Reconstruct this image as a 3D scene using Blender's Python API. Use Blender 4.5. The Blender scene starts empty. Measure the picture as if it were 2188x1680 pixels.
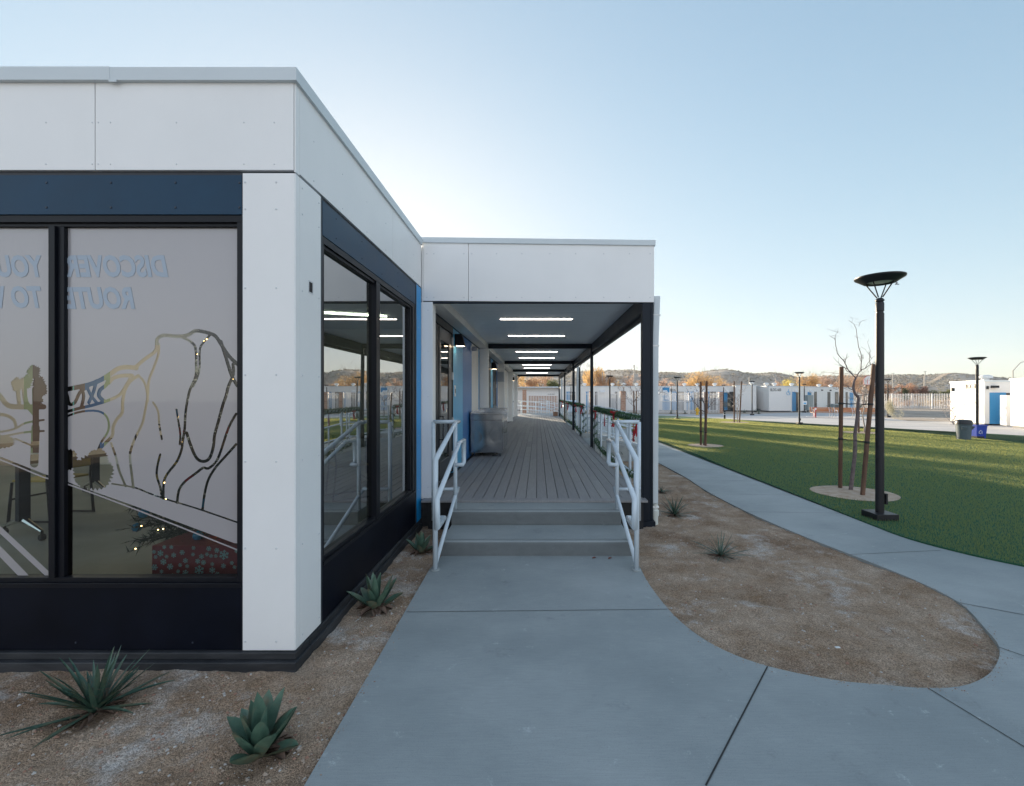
import bpy, bmesh, math, random
import numpy as np
from mathutils import Vector, Matrix, noise
random.seed(7)
PI = math.pi
S = bpy.context.scene
COL = S.collection
CAMZ = 1.72; FP = 950.0; VX = 1148.0; VY = 845.0

def P(x, y, Y):                     # photo pixel (2188 wide) + distance -> world point
    return Vector(((x-VX)*Y/FP, Y, CAMZ-(y-VY)*Y/FP))
def gz(Y): return .017-.006*Y       # the gently falling ground plane
def G(x, y):                        # photo pixel on the ground -> world point
    Y = FP*(CAMZ-.017)/((y-VY)-5.7)
    return Vector(((x-VX)*Y/FP, Y, gz(Y)))
def PX(x, Y): return (x-VX)*Y/FP
def PZ(y, Y): return CAMZ-(y-VY)*Y/FP

# ------------------------------------------------------------------ materials
def nodes(m):
    m.use_nodes = True; nt = m.node_tree; nt.nodes.clear(); return nt
MATS = {}
def mat(name, col, rough=.6, metal=0, var=.0, vscale=3., bump=0, bscale=60., col2=None, stretch=None,
        spec=.5, emit=None, es=0, coat=0, detail=6, world=False, wear=None):
    if name in MATS: return MATS[name]
    m = bpy.data.materials.new(name); nt = nodes(m); N = nt.nodes.new; L = nt.links.new
    out = N('ShaderNodeOutputMaterial'); b = N('ShaderNodeBsdfPrincipled'); L(b.outputs[0], out.inputs[0])
    b.inputs['Base Color'].default_value = (*col, 1); b.inputs['Roughness'].default_value = rough
    b.inputs['Metallic'].default_value = metal; b.inputs['Specular IOR Level'].default_value = spec
    if coat: b.inputs['Coat Weight'].default_value = coat; b.inputs['Coat Roughness'].default_value = .15
    if emit: b.inputs['Emission Color'].default_value = (*emit, 1); b.inputs['Emission Strength'].default_value = es
    if world:
        g = N('ShaderNodeNewGeometry'); src = g.outputs['Position']
    else:
        tc = N('ShaderNodeTexCoord'); src = tc.outputs['Object']
    mp = N('ShaderNodeMapping'); L(src, mp.inputs[0])
    if stretch: mp.inputs['Scale'].default_value = stretch
    if var or col2:
        t = N('ShaderNodeTexNoise'); t.inputs['Scale'].default_value = vscale; t.inputs['Detail'].default_value = detail
        t.inputs['Roughness'].default_value = .62
        L(mp.outputs[0], t.inputs['Vector'])
        r = N('ShaderNodeValToRGB'); L(t.outputs['Fac'], r.inputs[0])
        r.color_ramp.elements[0].position = .33; r.color_ramp.elements[1].position = .67
        c2 = col2 or tuple(min(1, c*(1+var)) for c in col)
        c1 = col if col2 else tuple(c*(1-var) for c in col)
        r.color_ramp.elements[0].color = (*c1, 1); r.color_ramp.elements[1].color = (*c2, 1)
        last = r.outputs[0]
        if wear:                       # fine second grain (colour, scale, amount)
            wc, ws, wa = wear
            t2 = N('ShaderNodeTexNoise'); t2.inputs['Scale'].default_value = ws; t2.inputs['Detail'].default_value = 3
            L(mp.outputs[0], t2.inputs['Vector'])
            r2 = N('ShaderNodeValToRGB'); L(t2.outputs['Fac'], r2.inputs[0])
            r2.color_ramp.elements[0].position = .5; r2.color_ramp.elements[1].position = .66
            r2.color_ramp.elements[1].color = (wa, wa, wa, 1)
            mx = N('ShaderNodeMix'); mx.data_type = 'RGBA'
            L(r2.outputs[0], mx.inputs[0]); L(last, mx.inputs[6]); mx.inputs[7].default_value = (*wc, 1)
            last = mx.outputs[2]
        L(last, b.inputs['Base Color'])
        rr = N('ShaderNodeMapRange'); L(t.outputs['Fac'], rr.inputs[0])
        rr.inputs[3].default_value = max(0, rough-.08); rr.inputs[4].default_value = min(1, rough+.08)
        L(rr.outputs[0], b.inputs['Roughness'])
    if bump:
        t3 = N('ShaderNodeTexNoise'); t3.inputs['Scale'].default_value = bscale; t3.inputs['Detail'].default_value = 5
        L(mp.outputs[0], t3.inputs['Vector'])
        bp = N('ShaderNodeBump'); bp.inputs['Strength'].default_value = bump; bp.inputs['Distance'].default_value = .01
        L(t3.outputs['Fac'], bp.inputs['Height']); L(bp.outputs[0], b.inputs['Normal'])
    MATS[name] = m; return m

def leafy(name, c1, c2, vs=1.2, tr=.5, tcol=None):
    if name in MATS: return MATS[name]
    m = mat(name, c1, .75, col2=c2, vscale=vs); nt = m.node_tree; b = [n for n in nt.nodes if n.type == 'BSDF_PRINCIPLED'][0]; o = [n for n in nt.nodes if n.type == 'OUTPUT_MATERIAL'][0]
    t = nt.nodes.new('ShaderNodeBsdfTranslucent'); mx = nt.nodes.new('ShaderNodeMixShader'); mx.inputs[0].default_value = tr
    t.inputs[0].default_value = (*(tcol or c2), 1)
    if not tcol: nt.links.new(b.inputs['Base Color'].links[0].from_socket, t.inputs[0])
    nt.links.new(b.outputs[0], mx.inputs[1]); nt.links.new(t.outputs[0], mx.inputs[2]); nt.links.new(mx.outputs[0], o.inputs[0]); return m
def glass_mat(name, tint=(.78, .84, .82), ior=1.75, rough=0.):
    m = bpy.data.materials.new(name); nt = nodes(m); N = nt.nodes.new; L = nt.links.new
    out = N('ShaderNodeOutputMaterial'); mx = N('ShaderNodeMixShader'); tr = N('ShaderNodeBsdfTransparent')
    gl = N('ShaderNodeBsdfGlossy'); fr = N('ShaderNodeFresnel')
    fr.inputs[0].default_value = ior; gl.inputs['Roughness'].default_value = rough
    tr.inputs[0].default_value = (*tint, 1); gl.inputs[0].default_value = (1, 1, 1, 1)
    geo = N('ShaderNodeNewGeometry')   # keep fresnel sane for both sides of the thin sheet
    t = N('ShaderNodeTexNoise'); t.inputs['Scale'].default_value = 1.3; t.inputs['Detail'].default_value = 0
    tc = N('ShaderNodeTexCoord'); L(tc.outputs['Object'], t.inputs['Vector'])
    bp = N('ShaderNodeBump'); bp.inputs['Strength'].default_value = .05; bp.inputs['Distance'].default_value = .02
    L(t.outputs['Fac'], bp.inputs['Height']); L(bp.outputs[0], gl.inputs['Normal'])
    L(fr.outputs[0], mx.inputs[0]); L(tr.outputs[0], mx.inputs[1]); L(gl.outputs[0], mx.inputs[2]); L(mx.outputs[0], out.inputs[0])
    return m

# ------------------------------------------------------------------ mesh builder
ORG = {}
class MB:
    def __init__(s): s.v = []; s.f = []; s.m = []
    def add(s, vs, fs, mi=0):
        o = len(s.v); s.v += [tuple(v) for v in vs]
        for f in fs: s.f.append(tuple(i+o for i in f)); s.m.append(mi)
        return s
    def box(s, x0, x1, y0, y1, z0, z1, mi=0, M=None):
        vs = [Vector((x, y, z)) for x in (x0, x1) for y in (y0, y1) for z in (z0, z1)]
        if M is not None: vs = [M @ v for v in vs]
        return s.add(vs, [(0, 1, 3, 2), (4, 6, 7, 5), (0, 4, 5, 1), (2, 3, 7, 6), (0, 2, 6, 4), (1, 5, 7, 3)], mi)
    def tube(s, path, r, n=8, mi=0, cap=True):
        path = [Vector(p) for p in path]; rs = r if isinstance(r, (list, tuple)) else [r]*len(path)
        o = len(s.v); up = None
        for i, p in enumerate(path):
            if i == 0: d = path[1]-p
            elif i == len(path)-1: d = p-path[i-1]
            else: d = (path[i+1]-p).normalized()+(p-path[i-1]).normalized()
            d.normalize()
            if up is None:
                up = Vector((0, 0, 1)) if abs(d.z) < .9 else Vector((1, 0, 0))
            a = d.cross(up)
            if a.length < 1e-4: a = d.cross(Vector((0, 1, 0)))
            a.normalize(); b = d.cross(a).normalized(); up = -b if False else a.cross(d)
            mit = 1.
            if 0 < i < len(path)-1:
                c = (path[i+1]-p).normalized().dot((p-path[i-1]).normalized()); mit = min(1.6, 1/max(.3, math.sqrt((1+c)/2)))
            for k in range(n):
                t = 2*PI*k/n
                s.v.append(tuple(p+(a*math.cos(t)+b*math.sin(t))*rs[i]*(mit if n > 5 else 1)))
        for i in range(len(path)-1):
            for k in range(n):
                q = o+i*n; s.f.append((q+k, q+(k+1) % n, q+n+(k+1) % n, q+n+k)); s.m.append(mi)
        if cap:
            s.f.append(tuple(o+k for k in range(n))[::-1]); s.m.append(mi)
            q = o+(len(path)-1)*n; s.f.append(tuple(q+k for k in range(n))); s.m.append(mi)
        return s
    def lathe(s, prof, c=(0, 0, 0), n=20, mi=0, axis='z'):
        o = len(s.v)
        for r, z in prof:
            for k in range(n):
                t = 2*PI*k/n; x, y = r*math.cos(t), r*math.sin(t)
                if axis == 'z': p = (c[0]+x, c[1]+y, c[2]+z)
                elif axis == 'x': p = (c[0]+z, c[1]+x, c[2]+y)
                else: p = (c[0]+x, c[1]+z, c[2]+y)
                s.v.append(p)
        for i in range(len(prof)-1):
            for k in range(n):
                q = o+i*n; s.f.append((q+k, q+(k+1) % n, q+n+(k+1) % n, q+n+k)); s.m.append(mi)
        if prof[0][0] > 1e-4: s.f.append(tuple(o+k for k in range(n))[::-1]); s.m.append(mi)
        if prof[-1][0] > 1e-4:
            q = o+(len(prof)-1)*n; s.f.append(tuple(q+k for k in range(n))); s.m.append(mi)
        return s
    def prism(s, pts, d, mi=0):      # polygon pts extruded by vector d
        pts = [Vector(p) for p in pts]; d = Vector(d); n = len(pts)
        fs = [tuple(range(n)), tuple(range(2*n-1, n-1, -1))]+[(i, i+n, (i+1) % n+n, (i+1) % n) for i in range(n)]
        return s.add(pts+[p+d for p in pts], fs, mi)
    def screw(s, c, nrm, r=.009, mi=1):
        c = Vector(c); nrm = Vector(nrm).normalized(); a = nrm.orthogonal().normalized(); b = nrm.cross(a)
        vs = []
        for rr, h in ((r, 0), (r*.8, r*.5)):
            vs += [c+nrm*h+(a*math.cos(t)+b*math.sin(t))*rr for t in [2*PI*k/8 for k in range(8)]]
        return s.add(vs, [(k, (k+1) % 8, 8+(k+1) % 8, 8+k) for k in range(8)]+[tuple(range(8, 16))], mi)
    def build(s, name, mats, parent=None, smooth=False, bevel=0, loc=None, angle=None):
        me = bpy.data.meshes.new(name)
        org = ORG[parent.name] if parent is not None else (Vector(loc) if loc is not None else Vector((0, 0, 0)))
        me.from_pydata([(v[0]-org[0], v[1]-org[1], v[2]-org[2]) for v in s.v], [], s.f)
        for m in (mats if isinstance(mats, (list, tuple)) else [mats]): me.materials.append(m)
        me.polygons.foreach_set('material_index', s.m)
        if smooth: me.polygons.foreach_set('use_smooth', [True]*len(me.polygons))
        me.update()
        bm = bmesh.new(); bm.from_mesh(me); bmesh.ops.recalc_face_normals(bm, faces=bm.faces)
        if angle is not None:
            for e in bm.edges:
                if len(e.link_faces) == 2 and e.calc_face_angle(0) > angle: e.smooth = False
        bm.to_mesh(me); bm.free()
        o = bpy.data.objects.new(name, me); COL.objects.link(o)
        if parent is not None: o.parent = parent; ORG[o.name] = org
        else: o.location = org; ORG[o.name] = org
        if bevel:
            b = o.modifiers.new('bevel', 'BEVEL'); b.width = bevel; b.segments = 2; b.limit_method = 'ANGLE'
        return o
SA = math.radians(40)

def tag(o, label=None, cat=None, group=None, kind=None):
    if label: o['label'] = label
    if cat: o['category'] = cat
    if group: o['group'] = group
    if kind: o['kind'] = kind
    return o
def thing(name, label, cat, loc, group=None):
    o = bpy.data.objects.new(name, None); COL.objects.link(o); o.location = loc
    o.empty_display_size = .1; ORG[o.name] = Vector(loc)
    return tag(o, label, cat, group)
def dup(root, loc, rz=0, scale=1, label=None, cat=None, group=None):
    def cp(o, par):
        c = o.copy(); COL.objects.link(c)
        if par is not None: c.parent = par
        for ch in list(o.children): cp(ch, c)
        return c
    r = cp(root, None); r.location = loc; r.rotation_euler = (0, 0, rz); r.scale = (scale,)*3
    tag(r, label, cat, group); ORG[r.name] = Vector(loc); return r

def sheet(pts, z_off, thick, name, mats, kind='structure', extra=None):   # ground sheet from world (x,y) outline
    bm = bmesh.new(); vs = [bm.verts.new((p[0], p[1], gz(p[1])+z_off)) for p in pts]
    f = bm.faces.new(vs); bmesh.ops.triangulate(bm, faces=[f], ngon_method='EAR_CLIP')
    if thick:
        n = len(vs)
        lo = [bm.verts.new((v.co.x, v.co.y, v.co.z-thick)) for v in vs]
        for i in range(n): bm.faces.new((vs[i], vs[(i+1) % n], lo[(i+1) % n], lo[i]))
    bmesh.ops.recalc_face_normals(bm, faces=bm.faces)
    if sum(f.normal.z for f in bm.faces) < 0: bmesh.ops.reverse_faces(bm, faces=bm.faces)
    if extra: extra(bm)
    me = bpy.data.meshes.new(name); bm.to_mesh(me); bm.free()
    for m in (mats if isinstance(mats, (list, tuple)) else [mats]): me.materials.append(m)
    o = bpy.data.objects.new(name, me); COL.objects.link(o); o['kind'] = kind; ORG[o.name] = Vector((0, 0, 0))
    return o
def smooth_pts(pts, k=2):            # Catmull-Rom through open list of 2D/3D points
    out = []; n = len(pts)
    for i in range(n-1):
        p0, p1, p2, p3 = [Vector(pts[max(0, min(n-1, j))]) for j in (i-1, i, i+1, i+2)]
        for t in [j/k for j in range(k)]:
            out.append(.5*((2*p1)+(p2-p0)*t+(2*p0-5*p1+4*p2-p3)*t*t+(3*p1-p0-3*p2+p3)*t**3))
    out.append(Vector(pts[-1])); return out
def text_mesh(txt, size, mats, name, M, parent=None, ext=.004, xs=1., shear=0, rough_edge=0):
    cu = bpy.data.curves.new(name, 'FONT'); cu.body = txt; cu.size = size; cu.extrude = ext; cu.shear = shear; cu.resolution_u = 3
    cu.offset = rough_edge
    o = bpy.data.objects.new(name, cu); COL.objects.link(o)
    dg = bpy.context.evaluated_depsgraph_get(); me = bpy.data.meshes.new_from_object(o.evaluated_get(dg))
    bpy.data.objects.remove(o); org = ORG[parent.name] if parent else Vector((0, 0, 0))
    me.transform(Matrix.Translation(-org) @ M @ Matrix.Diagonal((xs, 1, 1, 1)))
    me.materials.clear(); me.materials.append(mats)
    r = bpy.data.objects.new(name, me); COL.objects.link(r)
    if parent: r.parent = parent; ORG[r.name] = org
    return r

# palette
M_white = mat('white_panel', (.86, .85, .845), .42, var=.025, vscale=1.6, bump=.05, bscale=3, stretch=(1, 1, .7))
M_cap = mat('cap_flashing', (.62, .67, .70), .4, var=.04, vscale=1.5)
M_trim = mat('panel_shadow_gap', (.03, .035, .045), .5)
M_screw = mat('screw_head', (.66, .67, .69), .4, metal=.2)
M_dscrew = mat('dark_screw', (.03, .04, .06), .4, metal=.3)
M_navy = mat('navy_panel', (.010, .044, .088), .4, var=.12, vscale=2.2, spec=.25)
M_black = mat('black_frame', (.005, .006, .010), .4, var=.1, vscale=5, spec=.25)
M_lowblk = mat('black_kick_panel', (.0035, .005, .011), .45, var=.25, vscale=3, bump=.03, bscale=9, spec=.15)
M_base = mat('dusty_steel_base', (.008, .010, .014), .6, col2=(.045, .046, .05), vscale=7, bump=.2, bscale=30, stretch=(.3, .3, 2))
M_blue = mat('bright_blue_panel', (.005, .29, .66), .4, var=.06, vscale=1.5)
M_blue2 = mat('deep_blue_panel', (.03, .17, .46), .4, var=.06, vscale=1.5)
M_lblue = mat('pale_blue_panel', (.10, .42, .70), .4, var=.05, vscale=1.5)
M_rail = mat('white_pipe_paint', (.60, .68, .75), .26, var=.03, vscale=6, coat=.3)
M_dark = mat('charcoal_steel', (.008, .013, .022), .45, var=.1, vscale=3, spec=.25)
M_soff = mat('soffit_panel', (.82, .85, .88), .42, var=.05, vscale=1.2, stretch=(1, 12, 1))
M_steel = mat('brushed_stainless', (.36, .38, .41), .16, metal=1, var=.05, vscale=3, bump=.07, bscale=2.2)
def concrete(name, c1, c2, dark, k=1.):
    m = bpy.data.materials.new(name); nt = nodes(m); N = nt.nodes.new; L = nt.links.new
    out = N('ShaderNodeOutputMaterial'); b = N('ShaderNodeBsdfPrincipled'); L(b.outputs[0], out.inputs[0]); b.inputs['Roughness'].default_value = .74
    g = N('ShaderNodeNewGeometry')
    def nz(scale, det, st=(1, 1, 1), rot=0, rough=.6):
        mp = N('ShaderNodeMapping'); mp.inputs['Scale'].default_value = st; mp.inputs['Rotation'].default_value = (0, 0, rot); L(g.outputs['Position'], mp.inputs[0])
        t = N('ShaderNodeTexNoise'); t.inputs['Scale'].default_value = scale; t.inputs['Detail'].default_value = det; t.inputs['Roughness'].default_value = rough; L(mp.outputs[0], t.inputs['Vector']); return t.outputs['Fac']
    def ramp(f, a, b_, ca, cb):
        r = N('ShaderNodeValToRGB'); L(f, r.inputs[0]); r.color_ramp.elements[0].position = a; r.color_ramp.elements[1].position = b_; r.color_ramp.elements[0].color = (*ca, 1); r.color_ramp.elements[1].color = (*cb, 1); return r.outputs[0]
    def mix(f, a, col, mode='MIX'):
        mx = N('ShaderNodeMix'); mx.data_type = 'RGBA'; mx.blend_type = mode; L(f, mx.inputs[0]); L(a, mx.inputs[6]); mx.inputs[7].default_value = (*col, 1); return mx.outputs[2]
    c = ramp(nz(.55, 9, (1, 1.3, 1)), .36, .66, c1, c2)
    c = mix(ramp(nz(2.3, 8, rough=.75), .60, .74, (0, 0, 0), (.30*k,)*3), c, dark)                      # damp looking stains
    c = mix(ramp(nz(7, 6, rough=.8), .62, .70, (0, 0, 0), (.28*k,)*3), c, tuple(x*1.45 for x in c2))     # pale scuffs
    c = mix(ramp(nz(1.0, 4, (9, 190, 9), .03), .40, .64, (0, 0, 0), (.22,)*3), c, tuple(x*.72 for x in c1))   # broom strokes
    c = mix(ramp(nz(230, 2), .56, .70, (0, 0, 0), (.35,)*3), c, dark)                                   # pores
    L(c, b.inputs['Base Color'])
    h = N('ShaderNodeMath'); h.operation = 'ADD'; L(nz(1.0, 3, (12, 240, 12), .03), h.inputs[0]); L(nz(160, 4), h.inputs[1])
    bp = N('ShaderNodeBump'); bp.inputs['Strength'].default_value = .22; bp.inputs['Distance'].default_value = .006; L(h.outputs[0], bp.inputs['Height']); L(bp.outputs[0], b.inputs['Normal'])
    MATS[name] = m; return m
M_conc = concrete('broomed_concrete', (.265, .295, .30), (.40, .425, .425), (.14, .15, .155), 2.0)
M_riser_shade = concrete('shaded_riser_concrete', (.13, .145, .15), (.19, .205, .21), (.07, .075, .08), 1.5)  # darker concrete: the shade on the riser faces is painted into the colour
M_conc2 = mat('step_concrete', (.28, .305, .31), .7, col2=(.38, .41, .41), vscale=2.5, bump=.12, bscale=70, world=True, wear=((.22, .23, .24), 7, .4))
M_joint = mat('concrete_joint', (.035, .035, .035), .9)
def soil(name, lo, hi, damp, pale, k_pale=.6):
    m = bpy.data.materials.new(name); nt = nodes(m); N = nt.nodes.new; L = nt.links.new
    out = N('ShaderNodeOutputMaterial'); b = N('ShaderNodeBsdfPrincipled'); L(b.outputs[0], out.inputs[0]); b.inputs['Roughness'].default_value = .95; b.inputs['Specular IOR Level'].default_value = .2
    g = N('ShaderNodeNewGeometry')
    def nz(scale, det, rough=.6, off=0):
        mp = N('ShaderNodeMapping'); mp.inputs['Location'].default_value = (off, off*2, 0); L(g.outputs['Position'], mp.inputs[0])
        t = N('ShaderNodeTexNoise'); t.inputs['Scale'].default_value = scale; t.inputs['Detail'].default_value = det; t.inputs['Roughness'].default_value = rough; L(mp.outputs[0], t.inputs['Vector']); return t.outputs['Fac']
    def ramp(f, a, b_, ca, cb):
        r = N('ShaderNodeValToRGB'); L(f, r.inputs[0]); r.color_ramp.elements[0].position = a; r.color_ramp.elements[1].position = b_; r.color_ramp.elements[0].color = (*ca, 1); r.color_ramp.elements[1].color = (*cb, 1); return r.outputs[0]
    def mix(f, a, col, mode='MIX'):
        mx = N('ShaderNodeMix'); mx.data_type = 'RGBA'; mx.blend_type = mode; L(f, mx.inputs[0]); L(a, mx.inputs[6])
        if isinstance(col, tuple): mx.inputs[7].default_value = (*col, 1)
        else: L(col, mx.inputs[7])
        return mx.outputs[2]
    c = ramp(nz(2.2, 12, .7), .34, .66, lo, hi)
    c = mix(ramp(nz(1.1, 8, .7, 3), .52, .66, (0, 0, 0), (.65,)*3), c, damp)
    c = mix(ramp(nz(1.5, 10, .72, 9), .54, .66, (0, 0, 0), (k_pale,)*3), c, pale)
    v = N('ShaderNodeTexVoronoi'); v.inputs['Scale'].default_value = 170; L(g.outputs['Position'], v.inputs['Vector'])
    bw = N('ShaderNodeRGBToBW'); L(v.outputs['Color'], bw.inputs[0])
    gr = ramp(bw.outputs[0], .2, .85, (.55, .53, .50), (1.55, 1.5, 1.45)); mx = N('ShaderNodeMix'); mx.data_type = 'RGBA'; mx.blend_type = 'MULTIPLY'; mx.inputs[0].default_value = .8; L(c, mx.inputs[6]); L(gr, mx.inputs[7]); c = mx.outputs[2]
    L(c, b.inputs['Base Color'])
    h = N('ShaderNodeMath'); h.operation = 'MULTIPLY_ADD'; L(v.outputs['Distance'], h.inputs[0]); h.inputs[1].default_value = -.5; L(nz(38, 8), h.inputs[2])
    bp = N('ShaderNodeBump'); bp.inputs['Strength'].default_value = .9; bp.inputs['Distance'].default_value = .012; L(h.outputs[0], bp.inputs['Height']); L(bp.outputs[0], b.inputs['Normal'])
    MATS[name] = m; return m
M_dirt = soil('decomposed_granite', (.27, .18, .115), (.47, .37, .29), (.175, .105, .065), (.60, .585, .575), .72)
M_fardirt = mat('far_dirt', (.27, .21, .16), .95, col2=(.44, .36, .29), vscale=.25, bump=.4, bscale=8, world=True, wear=((.5, .45, .4), 3, .4))
M_pave = mat('court_pavement', (.40, .39, .39), .8, col2=(.52, .50, .49), vscale=.35, bump=.1, bscale=20, world=True, stretch=(.3, 3, 1))
M_lawn = mat('turf_base', (.014, .088, .038), .9, col2=(.02, .105, .044), vscale=60, bump=.8, bscale=240, world=True, stretch=(1, 2.2, 1))
M_wood = mat('stake_wood', (.135, .072, .045), .8, var=.3, vscale=8, bump=.3, bscale=30, stretch=(3, 3, .3))
M_bark = mat('sapling_bark', (.17, .13, .13), .85, var=.3, vscale=18, bump=.5, bscale=60)
M_rubber = mat('black_rubber', (.012, .012, .012), .5)
M_letter = mat('dark_letters', (.05, .06, .06), .5)
M_led = mat('led_diffuser', (.9, .85, .78), .4, emit=(1, .90, .80), es=4)
M_fw = mat('far_white_wall', (.78, .77, .76), .5, var=.03, vscale=.3)
M_fence = mat('fence_white', (.70, .69, .69), .45)
M_brickm = None
# ------------------------------------------------------------------ camera, world, sun
cam = bpy.data.cameras.new('camera'); co = bpy.data.objects.new('camera', cam); COL.objects.link(co); S.camera = co
co.location = (0, 0, CAMZ); co.rotation_euler = (PI/2, 0, 0)
cam.sensor_width = 36; cam.lens = FP/2188*36; cam.shift_x = -(VX-1094)/2188; cam.shift_y = (VY-840)/2188
cam.clip_start = .05; cam.clip_end = 3000
SUN_AZ = math.radians(-21); SUN_EL = math.radians(10.3)
sd = Vector((math.sin(SUN_AZ)*math.cos(SUN_EL), math.cos(SUN_AZ)*math.cos(SUN_EL), math.sin(SUN_EL)))
sl = bpy.data.lights.new('sun', 'SUN'); sl.energy = 3.6; sl.angle = math.radians(.6); sl.color = (1, .84, .62)
so = bpy.data.objects.new('sun', sl); COL.objects.link(so); so.rotation_euler = (-sd).to_track_quat('-Z', 'Y').to_euler()
W = bpy.data.worlds.new('World'); S.world = W; W.use_nodes = True; nt = W.node_tree; nt.nodes.clear()
wo = nt.nodes.new('ShaderNodeOutputWorld'); bg = nt.nodes.new('ShaderNodeBackground'); sk = nt.nodes.new('ShaderNodeTexSky')
sk.sky_type = 'NISHITA'; sk.sun_disc = False; sk.sun_elevation = SUN_EL; sk.sun_rotation = SUN_AZ
sk.altitude = 800; sk.air_density = 1.0; sk.dust_density = 1.0; sk.ozone_density = 1.1
VMn = lambda op: (lambda n: (setattr(n, 'operation', op), n)[1])(nt.nodes.new('ShaderNodeVectorMath'))
sa = VMn('MULTIPLY'); sb_ = VMn('MULTIPLY'); sc_ = VMn('ADD'); sd_ = VMn('DIVIDE')      # soft shoulder on the glow round the sun
sa.inputs[1].default_value = (1.05, 1.18, 1.225); sb_.inputs[1].default_value = (.42, .45, .45); sc_.inputs[1].default_value = (1, 1, 1)
nt.links.new(sk.outputs[0], sa.inputs[0]); nt.links.new(sk.outputs[0], sb_.inputs[0]); nt.links.new(sb_.outputs[0], sc_.inputs[0]); nt.links.new(sa.outputs[0], sd_.inputs[0]); nt.links.new(sc_.outputs[0], sd_.inputs[1])
tcw = nt.nodes.new('ShaderNodeTexCoord'); sxy = nt.nodes.new('ShaderNodeSeparateXYZ'); nt.links.new(tcw.outputs['Generated'], sxy.inputs[0])   # thin pinkish evening cloud behind the viewer, its glow added to fill near walls
mr = nt.nodes.new('ShaderNodeMapRange'); mr.interpolation_type = 'SMOOTHSTEP'; mr.inputs[1].default_value = .05; mr.inputs[2].default_value = -.85; mr.inputs[3].default_value = 0; mr.inputs[4].default_value = 1; nt.links.new(sxy.outputs[1], mr.inputs[0])
cn_ = nt.nodes.new('ShaderNodeTexNoise'); cn_.inputs['Scale'].default_value = 2.2; cn_.inputs['Detail'].default_value = 3; mpw = nt.nodes.new('ShaderNodeMapping'); mpw.inputs['Scale'].default_value = (1, 1, 3.0); nt.links.new(tcw.outputs['Generated'], mpw.inputs[0]); nt.links.new(mpw.outputs[0], cn_.inputs['Vector'])
cr_ = nt.nodes.new('ShaderNodeMapRange'); cr_.inputs[1].default_value = .3; cr_.inputs[2].default_value = .7; cr_.inputs[3].default_value = .45; cr_.inputs[4].default_value = 1.1; nt.links.new(cn_.outputs['Fac'], cr_.inputs[0])
mm_ = nt.nodes.new('ShaderNodeMath'); mm_.operation = 'MULTIPLY'; nt.links.new(mr.outputs[0], mm_.inputs[0]); nt.links.new(cr_.outputs[0], mm_.inputs[1])
cs_ = nt.nodes.new('ShaderNodeVectorMath'); cs_.operation = 'SCALE'; cs_.inputs[0].default_value = (1.15, 1.0, 1.03); nt.links.new(mm_.outputs[0], cs_.inputs['Scale'])
ad_ = nt.nodes.new('ShaderNodeVectorMath'); ad_.operation = 'ADD'; nt.links.new(sd_.outputs[0], ad_.inputs[0]); nt.links.new(cs_.outputs[0], ad_.inputs[1]); nt.links.new(ad_.outputs[0], bg.inputs[0]); nt.links.new(bg.outputs[0], wo.inputs[0]); bg.inputs[1].default_value = .15
S.view_settings.view_transform = 'Standard'; S.view_settings.look = 'None'; S.view_settings.exposure = 1.84; S.view_settings.gamma = 1

# ------------------------------------------------------------------ ground sheets
m = MB()
XS = [-400, -60, 0, 60, 700]; YS = [-80, 0, 40, 90, 150, 260]
for i in range(4):
    for j in range(5):
        q = [(XS[i], YS[j]), (XS[i+1], YS[j]), (XS[i+1], YS[j+1]), (XS[i], YS[j+1])]
        m.add([(x, y, gz(y)-.022) for x, y in q], [(0, 1, 2, 3)])
g = m.build('ground', M_fardirt); tag(g, kind='structure')

PLANTS = {}   # filled with ground spots, used to heap and hollow the soil
SP = dict(yucca=G(205, 1525), agave=G(556, 1612), agave2=G(803, 1300), agave3=G(900, 1180),
          yuccaR1=G(1441, 1102), yuccaR2=G(1539, 1190), yuccaS=G(1413, 1053), yuccaB=G(1338, 985))
def soil_h(x, y):
    h = .016*noise.noise(Vector((x*1.7, y*1.7, .3)))+.013*noise.noise(Vector((x*5, y*7, 2)))+.008*noise.noise(Vector((x*19, y*19, 5)))
    for k, p in SP.items():
        d = math.hypot(x-p.x, y-p.y); R = .20
        if d < R*2.6: h += -.020*math.exp(-(d/(R*.55))**2)+.017*math.exp(-((d-R)/(R*.38))**2)*(1+.8*noise.noise(Vector((x*14, y*14, 9))))
    return max(-.03, min(.019 if True else 0, h-.002))
def soil_patch(x0, x1, y0, y1, st):
    nx = int((x1-x0)/st); ny = int((y1-y0)/st); vs = []; fs = []
    for j in range(ny+1):
        for i in range(nx+1):
            x = x0+(x1-x0)*i/nx; y = y0+(y1-y0)*j/ny; vs.append((x, y, gz(y)+soil_h(x, y)))
    for j in range(ny):
        for i in range(nx):
            q = j*(nx+1)+i; fs.append((q, q+1, q+nx+2, q+nx+1))
    return vs, fs
m = MB(); v, f = soil_patch(-4.6, -.6, 1.2, 6.0, .022); m.add(v, f)
v, f = soil_patch(.9, 5.2, 1.9, 8.6, .03); m.add(v, f)
v, f = soil_patch(1.2, 5.2, 8.6, 16.4, .09); m.add(v, f)
sb = m.build('garden_soil', M_dirt, smooth=True); tag(sb, kind='structure')

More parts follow.
